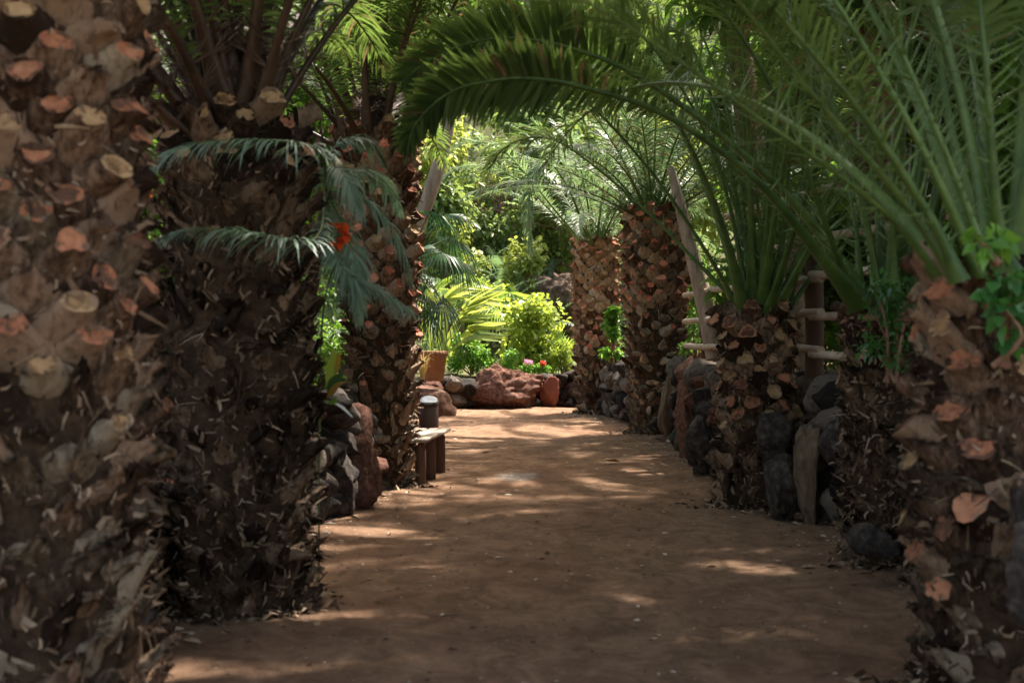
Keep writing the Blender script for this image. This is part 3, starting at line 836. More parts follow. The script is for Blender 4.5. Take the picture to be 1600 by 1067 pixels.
# third right palm
cf(R3, [(1145, 470, 13.2), (1119, 419, 13.1), (1040, 298, 13.0), (958, 200, 12.9), (900, 150, 12.8), (840, 140, 12.8), (800, 190, 12.8)], 20, r0=.03, t0=.35)
cf(R3, [(1150, 470, 13.5), (1090, 411, 13.5), (1009, 329, 13.6), (897, 236, 13.7), (840, 215, 13.8), (790, 230, 13.9), (760, 270, 14)], 21, r0=.03, t0=.4)
cf(R3, [(1165, 475, 13.1), (1130, 350, 13.0), (1075, 220, 12.8), (1010, 120, 12.7), (930, 60, 12.6), (860, 50, 12.5)], 22)
cf(R3, [(1175, 475, 13.2), (1160, 360, 13.2), (1110, 220, 13.2), (1060, 100, 13.1), (990, 0, 13)], 23)
cf(R3, [(1195, 470, 13.1), (1185, 330, 13.0), (1165, 180, 12.9), (1120, 40, 12.7)], 24)
cf(R3, [(1210, 475, 13.1), (1225, 350, 13.0), (1232, 230, 12.9), (1215, 80, 12.7), (1180, -50, 12.5)], 25)
cf(R3, [(1230, 475, 13.3), (1265, 360, 13.4), (1290, 240, 13.5), (1300, 100, 13.6)], 26)
place_fronds(R3, 'stalky', (0, 0, 1.8), 26, (3, 40), rngp, r_base=.26, dz=.22, azfilter=lambda a, t: not (2.2 < a < 4.0) or t < 12)
# far right palms
place_fronds(R4, 'grey', (-.1, 0, 3.45), 34, (4, 70), rngp, r_base=.3, dz=.25, scale=1.15)
place_fronds(R5, 'grey', (0, 0, 3.3), 30, (4, 60), rngp, r_base=.3, dz=.25, scale=1.1, azfilter=lambda a, t: not (2.4 < a < 4.2) or t < 25)
cf(R5, [(905, 375, 28.4), (870, 340, 28.2), (820, 290, 28), (770, 262, 27.8), (720, 262, 27.6), (685, 285, 27.4)], 30, mats=[M['rachis'], M['frond_grey']], t0=.15, Lmax=.5, n=90, w=.035)
cf(R5, [(905, 375, 28.0), (860, 320, 27.7), (820, 270, 27.5), (780, 232, 27.3), (735, 222, 27.0), (690, 245, 26.8)], 31, mats=[M['rachis'], M['frond_grey']], t0=.15, Lmax=.5, n=90, w=.035)
cf(R5, [(915, 370, 27.9), (895, 310, 27.6), (860, 255, 27.3), (835, 270, 27.0), (826, 330, 26.8), (830, 395, 26.7)], 32, mats=[M['rachis'], M['frond_grey']], t0=.15, Lmax=.35, n=90, w=.03, droop=.5)

# ------------------------------------------------------------------ small blue green palm between second and third left palms
pg = thing('pygmy_palm', 'small blue green feather palm with drooping fronds between the second and third left palms', 'small palm', P(474, 700, 9.3) * np.array([1, 1, 0]) + np.array([0, 0, .0]))
b0 = np.array(pg.location)
mb = MB()
tp = P(512, 300, 9.0) - b0
tube(mb, catmull([(-.05, .1, 0.0), (.0, .05, .8), (0.02, 0, 1.5), tp], 12), np.linspace(.05, .035, 12), 8, wob=.08)
mb.build('stem', M['boot'], pg)
blu = [M['rachis'], M['frond_blue']]
kwp = dict(mats=blu, Lmax=.18, n=80, w=.012, r0=.008, t0=.08, spines=False, flare=.6, droop=.45, vlift=0)
S0 = (510, 300, 8.9)
for k, path_ in enumerate([
    [S0, (505, 250, 8.2), (480, 226, 7.7), (400, 218, 7.5), (320, 222, 7.4), (262, 240, 7.4), (232, 268, 7.4)],
    [S0, (495, 370, 8.0), (440, 372, 7.7), (370, 360, 7.6), (300, 358, 7.6), (245, 372, 7.6)],
    [S0, (520, 235, 8.9), (550, 216, 8.9), (580, 225, 9.0), (602, 255, 9.0)],
    [S0, (535, 270, 9.0), (570, 265, 9.1), (600, 285, 9.2), (625, 330, 9.3)],
    [S0, (545, 300, 8.8), (585, 320, 8.8), (620, 370, 8.8), (645, 440, 8.8)],
    [S0, (530, 340, 8.8), (550, 390, 8.7), (560, 440, 8.7), (560, 500, 8.7)],
    [S0, (520, 380, 8.6), (545, 430, 8.5), (590, 450, 8.5), (650, 490, 8.5)],
    [S0, (515, 280, 8.8), (525, 262, 8.7), (545, 285, 8.6), (560, 330, 8.6)],
]):
    cf(pg, path_, 50 + k, **kwp)

# ------------------------------------------------------------------ leafy things
def leaf_cloud(mb, centers, radii, n, size, rng, aspect=.45, mat=0, droop=.3, fold=.25, shell=.5):
    """n leaves spread in ellipsoidal clumps"""
    centers = np.asarray(centers, float); radii = np.asarray(radii, float)
    if radii.ndim == 1: radii = np.repeat(radii[:, None], 3, 1)
    vol = radii.prod(1) ** (2 / 3); ci = rng.choice(len(centers), n, p=vol / vol.sum())
    d = norm(rng.normal(size=(n, 3)))
    r = rng.uniform(0, 1, n) ** (shell)
    p = centers[ci] + d * radii[ci] * r[:, None]
    dr = norm(d * .6 + rng.normal(0, .6, (n, 3)) + np.array([0, 0, -droop]))
    up = norm(np.array([0, 0, 1.]) + rng.normal(0, .55, (n, 3)))
    W = norm(np.cross(dr, up)); Nn = np.cross(W, dr)
    L = size * rng.uniform(.6, 1.3, n)[:, None]
    w = L * aspect / 2
    tip = p + dr * L + np.array([0, 0, -.15]) * L
    mid = p + dr * L * .45
    V = np.stack([p, mid - W * w + Nn * w * fold, tip, mid + W * w + Nn * w * fold], 1).reshape(-1, 3)
    b = np.arange(n)[:, None] * 4
    mb.add(V, np.concatenate([b + np.array([[0, 1, 2]]), b + np.array([[0, 2, 3]])]), mat, np.repeat(rng.uniform(0, 1, n), 4))


def clump_mesh(seed, n, size, mat, R_=1.0, k=26, aspect=.5, flat=.8):
    rng = np.random.default_rng(seed)
    c = norm(rng.normal(size=(k, 3))) * (rng.uniform(.15, .8, k) ** .6)[:, None] * R_
    c[:, 2] *= flat
    mb = MB(); leaf_cloud(mb, c, rng.uniform(.16, .36, k) * R_, n, size, rng, aspect)
    return mb.mesh('crown', mat)


CL = {
    'broad': [clump_mesh(s, 5200, .11, M['broad'], 1.0) for s in (1, 2, 3)],
    'hill': [clump_mesh(s, 4200, .13, M[m_], 1.0) for s, m_ in ((4, 'hillleaf'), (5, 'hilllime'), (8, 'hillleaf'))],
    'shrubby': [clump_mesh(s, 2600, .075, M['broad'], .6) for s in (6, 7)],
}


def tree(label, base, crowns, bark, key, seed, r0=.14, name='broadleaf_tree', group=None, trunkpts=None, scale_leaf=1):
    rng = np.random.default_rng(seed)
    base = np.array(base, float)
    t = thing(name, label, 'tree', base, group)
    mb = MB()
    fork = trunkpts[-1] if trunkpts is not None else base + np.array([rng.normal(0, .2), rng.normal(0, .2), max(.8, (min(c[0][2] for c in crowns) - base[2]) * .55)])
    tp = [base] + (list(trunkpts) if trunkpts is not None else [base * .5 + fork * .5 + rng.normal(0, .08, 3), fork])
    C = catmull(np.array(tp) - base, 16)
    tube(mb, C, np.linspace(r0 * 1.15, r0 * .75, 16), 10, wob=.05, rng=rng)
    for c, rr in crowns:
        c = np.array(c, float)
        mid = (fork + c) / 2 + rng.normal(0, .12, 3) + np.array([0, 0, .1])
        tube(mb, catmull(np.array([fork, mid, c]) - base, 9), np.linspace(r0 * .6, r0 * .14, 9), 7, wob=.05, rng=rng)
        for q in range(4):
            e = c + norm(rng.normal(size=3)) * rr * .7
            tube(mb, catmull(np.array([mid * .4 + c * .6, (c + e) / 2 + rng.normal(0, .08, 3), e]) - base, 6), np.linspace(r0 * .22, r0 * .05, 6), 5, rng=rng)
    mb.build('trunk', bark, t, smooth=True)
    for c, rr in crowns:
        me = CL[key][int(rng.integers(len(CL[key])))]
        o = obj('crown', me, t, np.array(c) - base, (rng.uniform(-.4, .4), rng.uniform(-.4, .4), rng.uniform(0, 6.28)), rr * rng.uniform(.95, 1.1))
    return t


def shrub(label, name, cat, c, size, n, leaf, mat, seed, stems=6, aspect=.5, k=14, parent_stem='boot', stemcol=None, group=None, flat=1.0):
    """c: base point; size: (rx, ry, height)"""
    rng = np.random.default_rng(seed)
    t = thing(name, label, cat, c, group)
    cs, rs = [], []
    for i in range(k):
        a = rng.uniform(0, 6.28); u = rng.uniform(.2, 1)
        z = size[2] * rng.uniform(.1, .92)
        rr = math.sqrt(max(.08, 1 - (max(0, z / size[2] - .35) / .75) ** 2))
        cs.append((size[0] * .72 * rr * u * math.cos(a), size[1] * .72 * rr * u * math.sin(a), z)); rs.append(min(size[0], size[2] * .5) * rng.uniform(.22, .42))
    mb = MB()
    for i in range(stems):
        e = np.array(cs[i % k])
        tube(mb, catmull([(rng.normal(0, .03), rng.normal(0, .03), -.03), e * np.array([.4, .4, .5]) + rng.normal(0, .03, 3), e], 7), np.linspace(.014, .004, 7), 5, rng=rng)
    mb.build('stem', stemcol or M['redbark'], t)
    mb = MB(); leaf_cloud(mb, cs, rs, n, leaf, rng, aspect)
    mb.build('foliage', mat, t)
    return t


# climbing leaves by the near right palms and between the far ones
shrub('glossy small leaved green shrub sprouting at the crown of the second palm on the right', 'shrub', 'shrub', P(1392, 590, 9.35), (.22, .22, .62), 700, .05, M['shrub'], 61, k=16)
shrub('green vine leaves on the nearest right palm at the right edge of the picture', 'climbing_plant', 'climbing plant', P(1575, 560, 5.8), (.16, .12, .36), 110, .07, M['shrub'], 62, k=7, aspect=.75)
shrub('sprig of bright leaves high on the nearest right palm stalks', 'climbing_plant', 'climbing plant', P(1560, 400, 5.7), (.10, .1, .16), 26, .075, M['fresh'], 63, k=4, stems=3, aspect=.75)
shrub('bright green climbing plant growing between the two far palms on the right', 'climbing_plant', 'climbing plant', P(958, 565, 26.0), (.2, .2, .95), 800, .09, M['fresh'], 64, k=16, aspect=.8)
shrub('low green weed beside the fence at the top of the right wall', 'shrub', 'shrub', P(1088, 560, 18.6), (.2, .2, .5), 260, .07, M['fresh'], 65, k=6)

# ------------------------------------------------------------------ flowers and croton beside the second left palm
def blade(mb, pts, w, tint, mat=0, fold=.2, nseg=9, prof=None, roll=0.0, rng=RNG):
    C = catmull(pts, nseg); T = norm(np.gradient(C, axis=0))
    Hh = C[-1] - C[0]
    S = norm(np.cross(T, np.array([0, 0, 1.]) + 1e-3))
    N = np.cross(S, T)
    S, N = S * math.cos(roll) + N * math.sin(roll), N * math.cos(roll) - S * math.sin(roll)
    t = np.linspace(0, 1, nseg)
    ww = w / 2 * (np.sin(np.pi * np.clip(t * .93 + .05, 0, 1)) ** .65 if prof is None else prof(t))
    A = C - S * ww[:, None] + N * (ww * fold)[:, None]
    B = C + S * ww[:, None] + N * (ww * fold)[:, None]
    V = np.stack([A, C, B], 1).reshape(-1, 3)
    q = []
    for i in range(nseg - 1):
        b = i * 3
        q += [(b, b + 1, b + 4, b + 3), (b + 1, b + 2, b + 5, b + 4)]
    mb.add(V, np.array(q), mat, tint)


fl = thing('flowering_plant', 'orange flower spray on a thin stem beside the small blue green palm', 'flower', P(498, 640, 8.95) * np.array([1, 1, 0]))
fb = np.array(fl.location)
mb = MB()
rng = np.random.default_rng(5)
tube(mb, catmull([(0, 0, .0), P(500, 600, 8.95) - fb, P(506, 480, 8.95) - fb, P(526, 395, 8.6) - fb], 12), .006, 5)
heads = [(528, 352), (540, 366), (519, 390), (534, 378)]
for a, b in heads:
    tube(mb, catmull([P(526, 400, 8.6) - fb, P((a + 526) / 2, (b + 400) / 2 + 3, 8.6) - fb, P(a, b, 8.6) - fb], 5), .004, 4)
mb.build('stem', M['rachis'], fl)
for a, b in heads:
    mb = MB(); c = P(a, b, 8.6) - fb
    for i in range(7):
        d = norm(rng.normal(size=3) + np.array([.2, -.3, .1]))
        blade(mb, [c, c + d * .032 + np.array([0, 0, .006]), c + d * .07], .042, rng.uniform(), nseg=5)
    mb.build('flower', M['flower_orange'], fl)
cr = thing('croton', 'small yellow and green croton with orange edged leaves on the second left palm', 'plant', P(515, 610, 8.3))
cb = np.array(cr.location)
for (pts, w, m_, tt) in [([(516, 620, 8.3), (524, 596, 8.2), (535, 582, 8.15)], .075, 'fan', .9), ([(512, 622, 8.3), (530, 600, 8.2), (553, 597, 8.1)], .05, 'croton', 1.0),
                     ([(514, 610, 8.3), (518, 580, 8.25), (522, 545, 8.2)], .06, 'lime', .7), ([(518, 605, 8.3), (527, 572, 8.25), (531, 550, 8.2)], .03, 'croton', .9),
                     ([(512, 628, 8.3), (530, 634, 8.2), (551, 652, 8.15)], .035, 'flower_white', .1), ([(508, 625, 8.35), (518, 632, 8.2), (524, 622, 8.1)], .05, 'fresh', .2)]:
    mb = MB(); blade(mb, [P(*p) - cb for p in pts], w, tt); mb.build('leaf', M[m_], cr)
rf = thing('flowering_plant', 'tiny red flower between the two nearest left palms', 'flower', P(232, 420, 9.6) * np.array([1, 1, 0]) + np.array([0, 0, .8]))
rb = np.array(rf.location)
mb = MB(); tube(mb, catmull([(0, 0, 0), P(233, 400, 9.6) - rb, P(232, 306, 9.6) - rb], 8), .006, 5); mb.build('stem', M['rachis'], rf)
mb = MB(); c = P(232, 305, 9.6) - rb
for i in range(8):
    d = norm(rng.normal(size=3)); blade(mb, [c, c + d * .02, c + d * .04], .03, rng.uniform(), nseg=4)
mb.build('flower', M['flower_red'], rf)
rngx = np.random.default_rng(12)

# ------------------------------------------------------------------ bench
bx0, by0 = -.90, 15.05     # near front corner (path side)
dirv = norm(np.array([.09, 1.0]))
ang = math.atan2(-dirv[0], dirv[1])
bench = thing('bench', 'low wooden bench of pale slats on dark log legs beside the third left palm', 'bench', (bx0, by0, 0))
bench.rotation_euler = (0, 0, ang)
rb_ = np.random.default_rng(3)
for i in range(4):
    mb = MB(); box(mb, (.03 - i * .13, .80, .445 + rb_.normal(0, .002)), (.098, 1.85, .035), mat=0, tint=rb_.uniform(.2, .9), bev=.006)
    mb.build('slat', M['slat'], bench)
for s in (0, -.38):
    mb = MB(); tube(mb, [(s, -.05, .405), (s, 1.62, .405)], .022, 8); mb.build('seat_rail', M['log'], bench)
for y in (.0, .72, 1.45):
    for xx in (0.0, -.38):
        mb = MB(); tube(mb, [(xx, y, -.05), (xx + .004, y, .2), (xx, y, .40)], [.055, .053, .052], 14, wob=.02); mb.build('leg', M['log'], bench, smooth=False)

# litter bin / post behind the bench
binx = thing('litter_bin', 'brown six sided bin with a pale sloping lid behind the bench', 'litter bin', (P(670, 700, 20.0)[0], 20.0, 0))
def ngon_prism(mb, r, z0, z1, k=8, slope=0., mat=0, rot=0.0, tint=.5, cap=True):
    a = np.linspace(0, 2 * np.pi, k, endpoint=False) + rot
    b = np.stack([np.cos(a) * r, np.sin(a) * r, np.full(k, z0)], 1)
    t = np.stack([np.cos(a) * r, np.sin(a) * r, z1 + slope * np.sin(a) * r], 1)
    i = np.arange(k); j = (i + 1) % k
    mb.add(np.vstack([b, t]), [np.stack([i, j, j + k, i + k], 1), np.array([list(range(k, 2 * k))]), np.array([list(range(k - 1, -1, -1))])], mat, tint)
mb = MB(); ngon_prism(mb, .13, -.03, .60, k=6, rot=.2, slope=.45); mb.build('body', M['binbrown'], binx)
mb = MB(); ngon_prism(mb, .138, .575, .60, k=6, rot=.2, slope=.45, tint=.8); mb.build('collar', M['binbrown'], binx)
mb = MB(); a_ = np.linspace(0, 2 * np.pi, 20, endpoint=False)
ngon_prism(mb, .115, .603, .625, k=20, slope=.45); mb.build('lid', M['lid'], binx)

# ------------------------------------------------------------------ fence on the right bed
fence = thing('fence', 'rustic pole fence with dark posts and pale rails above the right wall', 'fence', (0, 0, 0))
def fx(y): return float(np.interp(y, [7, 13.6, 18, 18.6], [3.5, 2.57, 2.17, 2.10]))
rf_ = np.random.default_rng(8)
for y in (18.0, 15.8, 13.6, 11.2, 8.6):
    x = fx(y) + .10
    mb = MB(); tube(mb, catmull([(x, y, .7), (x + .01, y, 1.5), (x, y, 1.62 if y == 18.0 else 2.36 if y > 13 else 2.3)], 8), .085 if y < 18 else .06, 12, wob=.015, rng=rf_)
    mb.build('post', M['log'], fence, smooth=True)
for z in (1.33, 1.66, 1.97):
    for (ya, yb) in ((18.55, 15.5), (15.7, 13.05), (13.3, 10.7), (10.9, 8.2)):
        zz = rf_.normal(0, .015)
        pts = [(fx(y) - .02, y, z + zz + rf_.normal(0, .008)) for y in np.linspace(ya, yb, 5)]
        mb = MB(); tube(mb, pts, .036 * (1 + rf_.normal(0, .08, 5)), 10, wob=.02, rng=rf_, tint=rf_.uniform())
        mb.build('rail', M['pole'], fence, smooth=True)
for (ya, yb) in ((15.9, 13.3), (13.7, 11.0), (11.4, 8.4)):
    mb = MB(); tube(mb, [(fx(y) - .02, y, 2.30 + rf_.normal(0, .008)) for y in np.linspace(ya, yb, 5)], .038, 10, wob=.02, rng=rf_, tint=rf_.uniform()); mb.build('rail', M['pole'], fence, smooth=True)
mb = MB(); tube(mb, [(fx(y) + .1, y, 2.76 + .01 * y - .15) for y in (17, 15, 13)], .04, 10, wob=.02, rng=rf_); mb.build('rail', M['pole'], fence, smooth=True)
# small pale plaque frame on the low post
pl = thing('sign', 'small wooden plaque with a pale panel fixed to the low fence post', 'sign', P(1100, 505, 17.75))
mb = MB(); box(mb, (0, 0, 0), (.10, .03, .34), tint=.5); mb.build('frame', M['log'], pl)
mb = MB(); box(mb, (0, -.018, .0), (.045, .012, .26), tint=.3, bev=.002); mb.build('panel', M['pole'], pl)
# pale leaning pole-like trunks
lp = thing('pole', 'thick pale bare pole leaning between the far thick palm and the third palm', 'pole', P(1118, 540, 17.4))
mb = MB(); o_ = np.array(lp.location)
M['pole2'] = solid_mat('weathered pinkish pole', [(0.25, (0.18, 0.125, 0.095)), (0.5, (0.40, 0.30, 0.235)), (0.75, (0.58, 0.47, 0.39))], 12, 0.8, 40, 0.9, 0.02, 0.2, stretch=(1, 1, .25))
tube(mb, catmull([P(1120, 560, 17.4) - o_, P(1100, 470, 17.5) - o_, P(1075, 370, 17.6) - o_, P(1048, 262, 17.7) - o_], 14), np.linspace(.125, .05, 14), 12, wob=.05)
mb.build('shaft', M['pole2'], lp, smooth=True)
lp = thing('pole', 'upright pale peeled pole beside the dark fence post behind the third palm', 'pole', P(1248, 560, 14.0))
mb = MB(); o_ = np.array(lp.location)
tube(mb, catmull([P(1256, 600, 14) - o_, P(1248, 500, 14) - o_, P(1240, 400, 14) - o_, P(1236, 320, 14) - o_], 12), np.linspace(.075, .06, 12), 12, wob=.02)
mb.build('shaft', M['pole'], lp, smooth=True)

# ------------------------------------------------------------------ terracotta planter + tall grass
pot = thing('planter', 'plain terracotta planter behind the low wall at the left of the garden', 'planter', P(675, 600, 27.5))
mb = MB(); prof = [(.0, .02), (.19, .02), (.21, .05), (.26, .45), (.285, .46), (.29, .55), (.26, .555), (.25, .48), (.0, .47)]
k = 28; a = np.linspace(0, 2 * np.pi, k, endpoint=False); V = []
for r_, z_ in prof: V.append(np.stack([np.cos(a) * max(r_, .001), np.sin(a) * max(r_, .001), np.full(k, z_)], 1))
i = np.arange(len(prof) - 1)[:, None] * k; j = np.arange(k)[None]
mb.add(np.concatenate(V), np.stack([i + j, i + (j + 1) % k, i + k + (j + 1) % k, i + k + j], -1).reshape(-1, 4)); mb.build('body', M['terracotta'], pot, smooth=True)
pot.location.z = 0.62
ped = MB(); rock(ped, (0, 0, 0), (1.6, 1.6, .9), 99, 4, 0, .15); o = ped.build('soil_mound', M['soil']); o.location = (pot.location.x - .35, 27.7, .2); tag(o, kind='structure')


def tuft(name, label, cat, c, n, L, w, mat, seed, spread=.6, group=None, droop=.6):
    rng = np.random.default_rng(seed)
    mb = MB()
    for i in range(n):
        az = rng.uniform(0, 6.28); l = L * rng.uniform(.6, 1.1); sp = spread * rng.uniform(.1, 1)
        d = np.array([math.cos(az), math.sin(az), 0])
        b = d * .03 * rng.random()
        pts = [b, b + d * sp * l * .3 + np.array([0, 0, l * .45]), b + d * sp * l * .75 + np.array([0, 0, l * .8 - droop * sp * l * .1]), b + d * sp * l * 1.2 + np.array([0, 0, l * (.95 - droop * sp)])]
        blade(mb, pts, w, rng.uniform(), prof=lambda t: 1 - .9 * t ** 1.5, nseg=6)
    o = mb.build(name, mat); o.location = c
    tag(o, label, cat, group)
    return o


tuft('grass_tuft', 'dry yellowish grass tuft in front of the terracotta planter', 'grass tuft', (P(661, 600, 27.0)[0], 27.0, .62), 46, .62, .02, M['dry'], 4, .35)


# ------------------------------------------------------------------ fan palms
def fan_leaf(mb, base, end, r, rng, nseg=30, droop=.5, spread=300, mat=1, w=.035):
    """petiole base->end, fan of segments around end"""
    base, end = np.array(base, float), np.array(end, float)
    d = norm(end - base)
    mid = (base + end) / 2 + np.array([0, 0, .08 * np.linalg.norm(end - base)])
    tube(mb, catmull([base, mid, end], 8), np.linspace(.014, .008, 8), 5, mat=0, rng=rng)
    S = norm(np.cross(d, [0, 0, 1.])); N = norm(np.cross(S, d))
    pn = norm(d * .5 + np.array([0, 0, -.35]) + rng.normal(0, .15, 3))
    for i in range(nseg):
        a = R(-spread / 2 + spread * i / (nseg - 1))
        dd = norm(pn * math.cos(a) + S * math.sin(a) + N * .12 * math.cos(a * 2))
        L = r * (1 - .25 * abs(a) / math.pi) * rng.uniform(.88, 1.08)
        W = norm(np.cross(dd, N)) * w
        g = np.array([0, 0, -1.])
        rows_ = []
        for s, ww in ((0.02, .15), (.4, .9), (.7, .55), (1., .05)):
            c = end + dd * L * s * (1 - .25 * droop * s) + g * droop * L * s ** 2.2
            rows_ += [c - W * ww / 2, c + W * ww / 2]
        mb.add(np.array(rows_), np.array([[0, 1, 3, 2], [2, 3, 5, 4], [4, 5, 7, 6]]), mat, rng.uniform())


def fan_palm(label, base, h, leaves, r, mat, seed, droop=.5, name='fan_palm', trunk_r=.06, plen=.6, group=None, ends=None, w=.035, cat='fan palm'):
    rng = np.random.default_rng(seed)
    t = thing(name, label, cat, base, group)
    mb = MB(); tube(mb, catmull([(0, 0, -.05), (rng.normal(0, .03), 0, h * .5), (0, 0, h)], 10), np.linspace(trunk_r * 1.2, trunk_r, 10), 10, wob=.08, rng=rng)
    mb.build('trunk', M['boot'], t)
    for k in range(leaves):
        if ends is not None:
            e = np.array(ends[k]) - np.array(base)
        else:
            az = k * 2.4 + rng.uniform(-.2, .2); th = R(15 + 85 * (k / leaves))
            l = plen * rng.uniform(.8, 1.1)
            e = np.array([math.cos(az) * math.sin(th) * l, math.sin(az) * math.sin(th) * l, h + math.cos(th) * l])
        mb = MB(); fan_leaf(mb, (0, 0, h), e, r * rng.uniform(.9, 1.1), rng, droop=droop, w=w)
        mb.build('frond', [M['rachis'], mat], t)
    return t


# dark drooping fans right of the third left palm
fbse = (P(640, 600, 20.5)[0], 20.5, .8)
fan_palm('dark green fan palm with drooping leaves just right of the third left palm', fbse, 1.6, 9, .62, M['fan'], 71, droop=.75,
         ends=[P(672, 330, 20.4), P(700, 335, 20.8), P(690, 395, 20.2), P(716, 405, 20.6), P(665, 445, 20.3), P(690, 470, 20.0), P(672, 490, 20.4), P(655, 390, 20.6), P(705, 372, 20.9)], w=.03)
FPG = 'fan palms in the sunny garden'
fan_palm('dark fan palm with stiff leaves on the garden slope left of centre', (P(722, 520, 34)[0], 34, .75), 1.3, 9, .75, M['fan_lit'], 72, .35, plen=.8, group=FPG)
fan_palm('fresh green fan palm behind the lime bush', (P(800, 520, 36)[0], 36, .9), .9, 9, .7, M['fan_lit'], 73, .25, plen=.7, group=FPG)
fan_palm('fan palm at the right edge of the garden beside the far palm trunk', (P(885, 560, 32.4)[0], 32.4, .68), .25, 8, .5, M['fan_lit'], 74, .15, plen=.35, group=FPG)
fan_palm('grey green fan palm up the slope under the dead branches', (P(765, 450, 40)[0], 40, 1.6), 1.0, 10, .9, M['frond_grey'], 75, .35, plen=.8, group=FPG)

# ginger / canna like blades, left of the garden
gp = thing('ginger_plant', 'lime yellow broad bladed plant arching over the garden behind the low wall', 'plant', (P(690, 580, 32)[0], 32, .68))
gb = np.array(gp.location)
for k, pts in enumerate([
    [(690, 570, 32), (705, 520, 31.9), (735, 480, 31.8), (778, 456, 31.6)],
    [(690, 570, 32), (700, 530, 31.7), (725, 500, 31.6), (772, 492, 31.5)],
    [(695, 570, 32), (715, 540, 31.7), (745, 512, 31.5), (790, 505, 31.3)],
    [(685, 570, 32), (690, 500, 32), (700, 460, 32), (728, 440, 32)],
    [(685, 570, 32), (680, 510, 31.8), (676, 470, 31.6), (660, 440, 31.5)],
    [(690, 570, 32), (710, 545, 31.5), (735, 530, 31.3), (775, 528, 31.2)],
    [(680, 570, 32), (672, 520, 32.2), (668, 480, 32.4), (690, 445, 32.6)],
    [(690, 570, 32), (720, 500, 32.4), (750, 470, 32.6), (785, 470, 32.8)],
    [(690, 572, 32), (700, 480, 32.4), (715, 455, 32.6), (748, 455, 32.8)],
    [(684, 570, 32), (665, 530, 31.6), (655, 500, 31.5), (645, 480, 31.4)],
]):
    mb = MB(); blade(mb, [P(*p) - gb for p in pts], (.12 + .02 * (k % 3)), (k * .37) % 1, fold=.25, nseg=12, roll=rngx.choice([-1, 1]) * rngx.uniform(.7, 1.3))
    # torn splits: extra narrow blades either side of the tip
    for q in range(6):
        e = P(*pts[-1]) - gb; m_ = P(*pts[-2]) - gb
        off = rngx.normal(0, .16, 3)
        blade(mb, [m_ * .7 + (P(*pts[1]) - gb) * .3, m_ + off * .5, e + off + np.array([0, 0, -.08])], .09, rngx.uniform(), nseg=7, roll=rngx.uniform(-1.2, 1.2))
    mb.build('leaf', M['banana'], gp)

# garden shrubs
shrub('tall lime yellow leafy bush behind the red and pink flowers', 'shrub', 'shrub', (P(835, 580, 32.3)[0], 32.4, .66), (.85, .5, 1.6), 1900, .14, M['lime'], 81, k=60, aspect=.75, stems=40)
shrub('low bright green bush behind the big red boulder', 'shrub', 'shrub', (P(735, 580, 31.7)[0], 31.8, .66), (.62, .4, .78), 2600, .075, M['fresh'], 82, k=30, aspect=.6, stems=14)
shrub('green bush with small pale flowers behind the right end of the garden wall', 'shrub', 'shrub', (P(882, 580, 31.9)[0], 32.0, .66), (.35, .35, .75), 1200, .07, M['lime'], 83, k=14)
shrub('small green bush between the boulder and the lime bush', 'shrub', 'shrub', (P(798, 580, 31.7)[0], 31.6, .66), (.3, .25, .5), 1000, .06, M['fresh'], 84, k=12)


def geranium(label, px, py, d, mat, seed, heads=2):
    rng = np.random.default_rng(seed)
    c = np.array([P(px, py, d)[0], d, .72])
    t = thing('geranium', label, 'flower', c, 'geraniums on the garden wall')
    mb = MB(); leaf_cloud(mb, [(0, 0, .08), (.09, 0, .06), (-.09, 0, .06)], [.09, .08, .08], 260, .05, rng, .9); mb.build('foliage', M['fresh'], t)
    for h in range(heads):
        mb = MB(); cc = np.array([(h - (heads - 1) / 2) * .11 + rng.normal(0, .02), -.03, .17 + rng.normal(0, .02)])
        leaf_cloud(mb, [cc], [.045], 70, .03, rng, 1.0); mb.build('flower_head', mat, t)
    return t


geranium('pink geranium on the garden wall top, left of the red one', 824, 580, 31.25, M['flower_pink'], 1)
geranium('red geranium on the garden wall top beside the pink one', 847, 580, 31.25, M['flower_red'], 2)
rngw = np.random.default_rng(55)
for k, (a, b) in enumerate([(872, 548), (884, 556), (866, 566)]):
    pass

# bare twiggy plumeria-like tree with few yellow leaves
tw = thing('bare_tree', 'bare pale branched tree with a few yellow and orange leaves on the garden slope', 'tree', (P(800, 480, 42)[0], 42, 2.3))
tb = np.array(tw.location); mb = MB(); lv = MB()
def branch(p, d, L, r, depth):
    e = p + d * L
    m_ = (p + e) / 2 + rngx.normal(0, L * .08, 3)
    tube(mb, catmull([p, m_, e], 6), np.linspace(r, r * .7, 6), 6, rng=rngx)
    if depth == 0:
        leaf_cloud(mb, [e], [.12], 5, .16, rngx, .4, mat=1); return
    for k in range(3 if depth > 2 else 2):
        nd_ = norm(d + rngx.normal(0, .55, 3) + np.array([-.05, 0, .05]))
        branch(e, nd_, L * .78, r * .7, depth - 1)
branch(np.array([0, 0, 0.]), np.array([-.15, 0, 1.]), 1.1, .05, 5)
mb.build('trunk', [M['redbark'], M['lime']], tw, smooth=True)

# ------------------------------------------------------------------ rocks & plants on the hill
boulder('rock_outcrop', 'brown rock outcrop on the slope behind the garden, left of the far palm', 'rock', P(885, 465, 37), (1.0, 1.0, 1.4), 91, M['tanrock'], sub=5, rough=.3, tint=.2)
if False: boulder('rock_outcrop', 'pale brown boulder high on the slope below the hanging frond', 'rock', P(823, 392, 41), (.9, .8, .55), 92, M['tanrock'], sub=4, rough=.25, tint=.6)
if False: boulder('rock_outcrop', 'dark boulder on the slope among grey palms right of the pale one', 'rock', P(850, 418, 40), (.9, .8, .5), 93, M['tanrock'], sub=4, rough=.25, tint=.1)

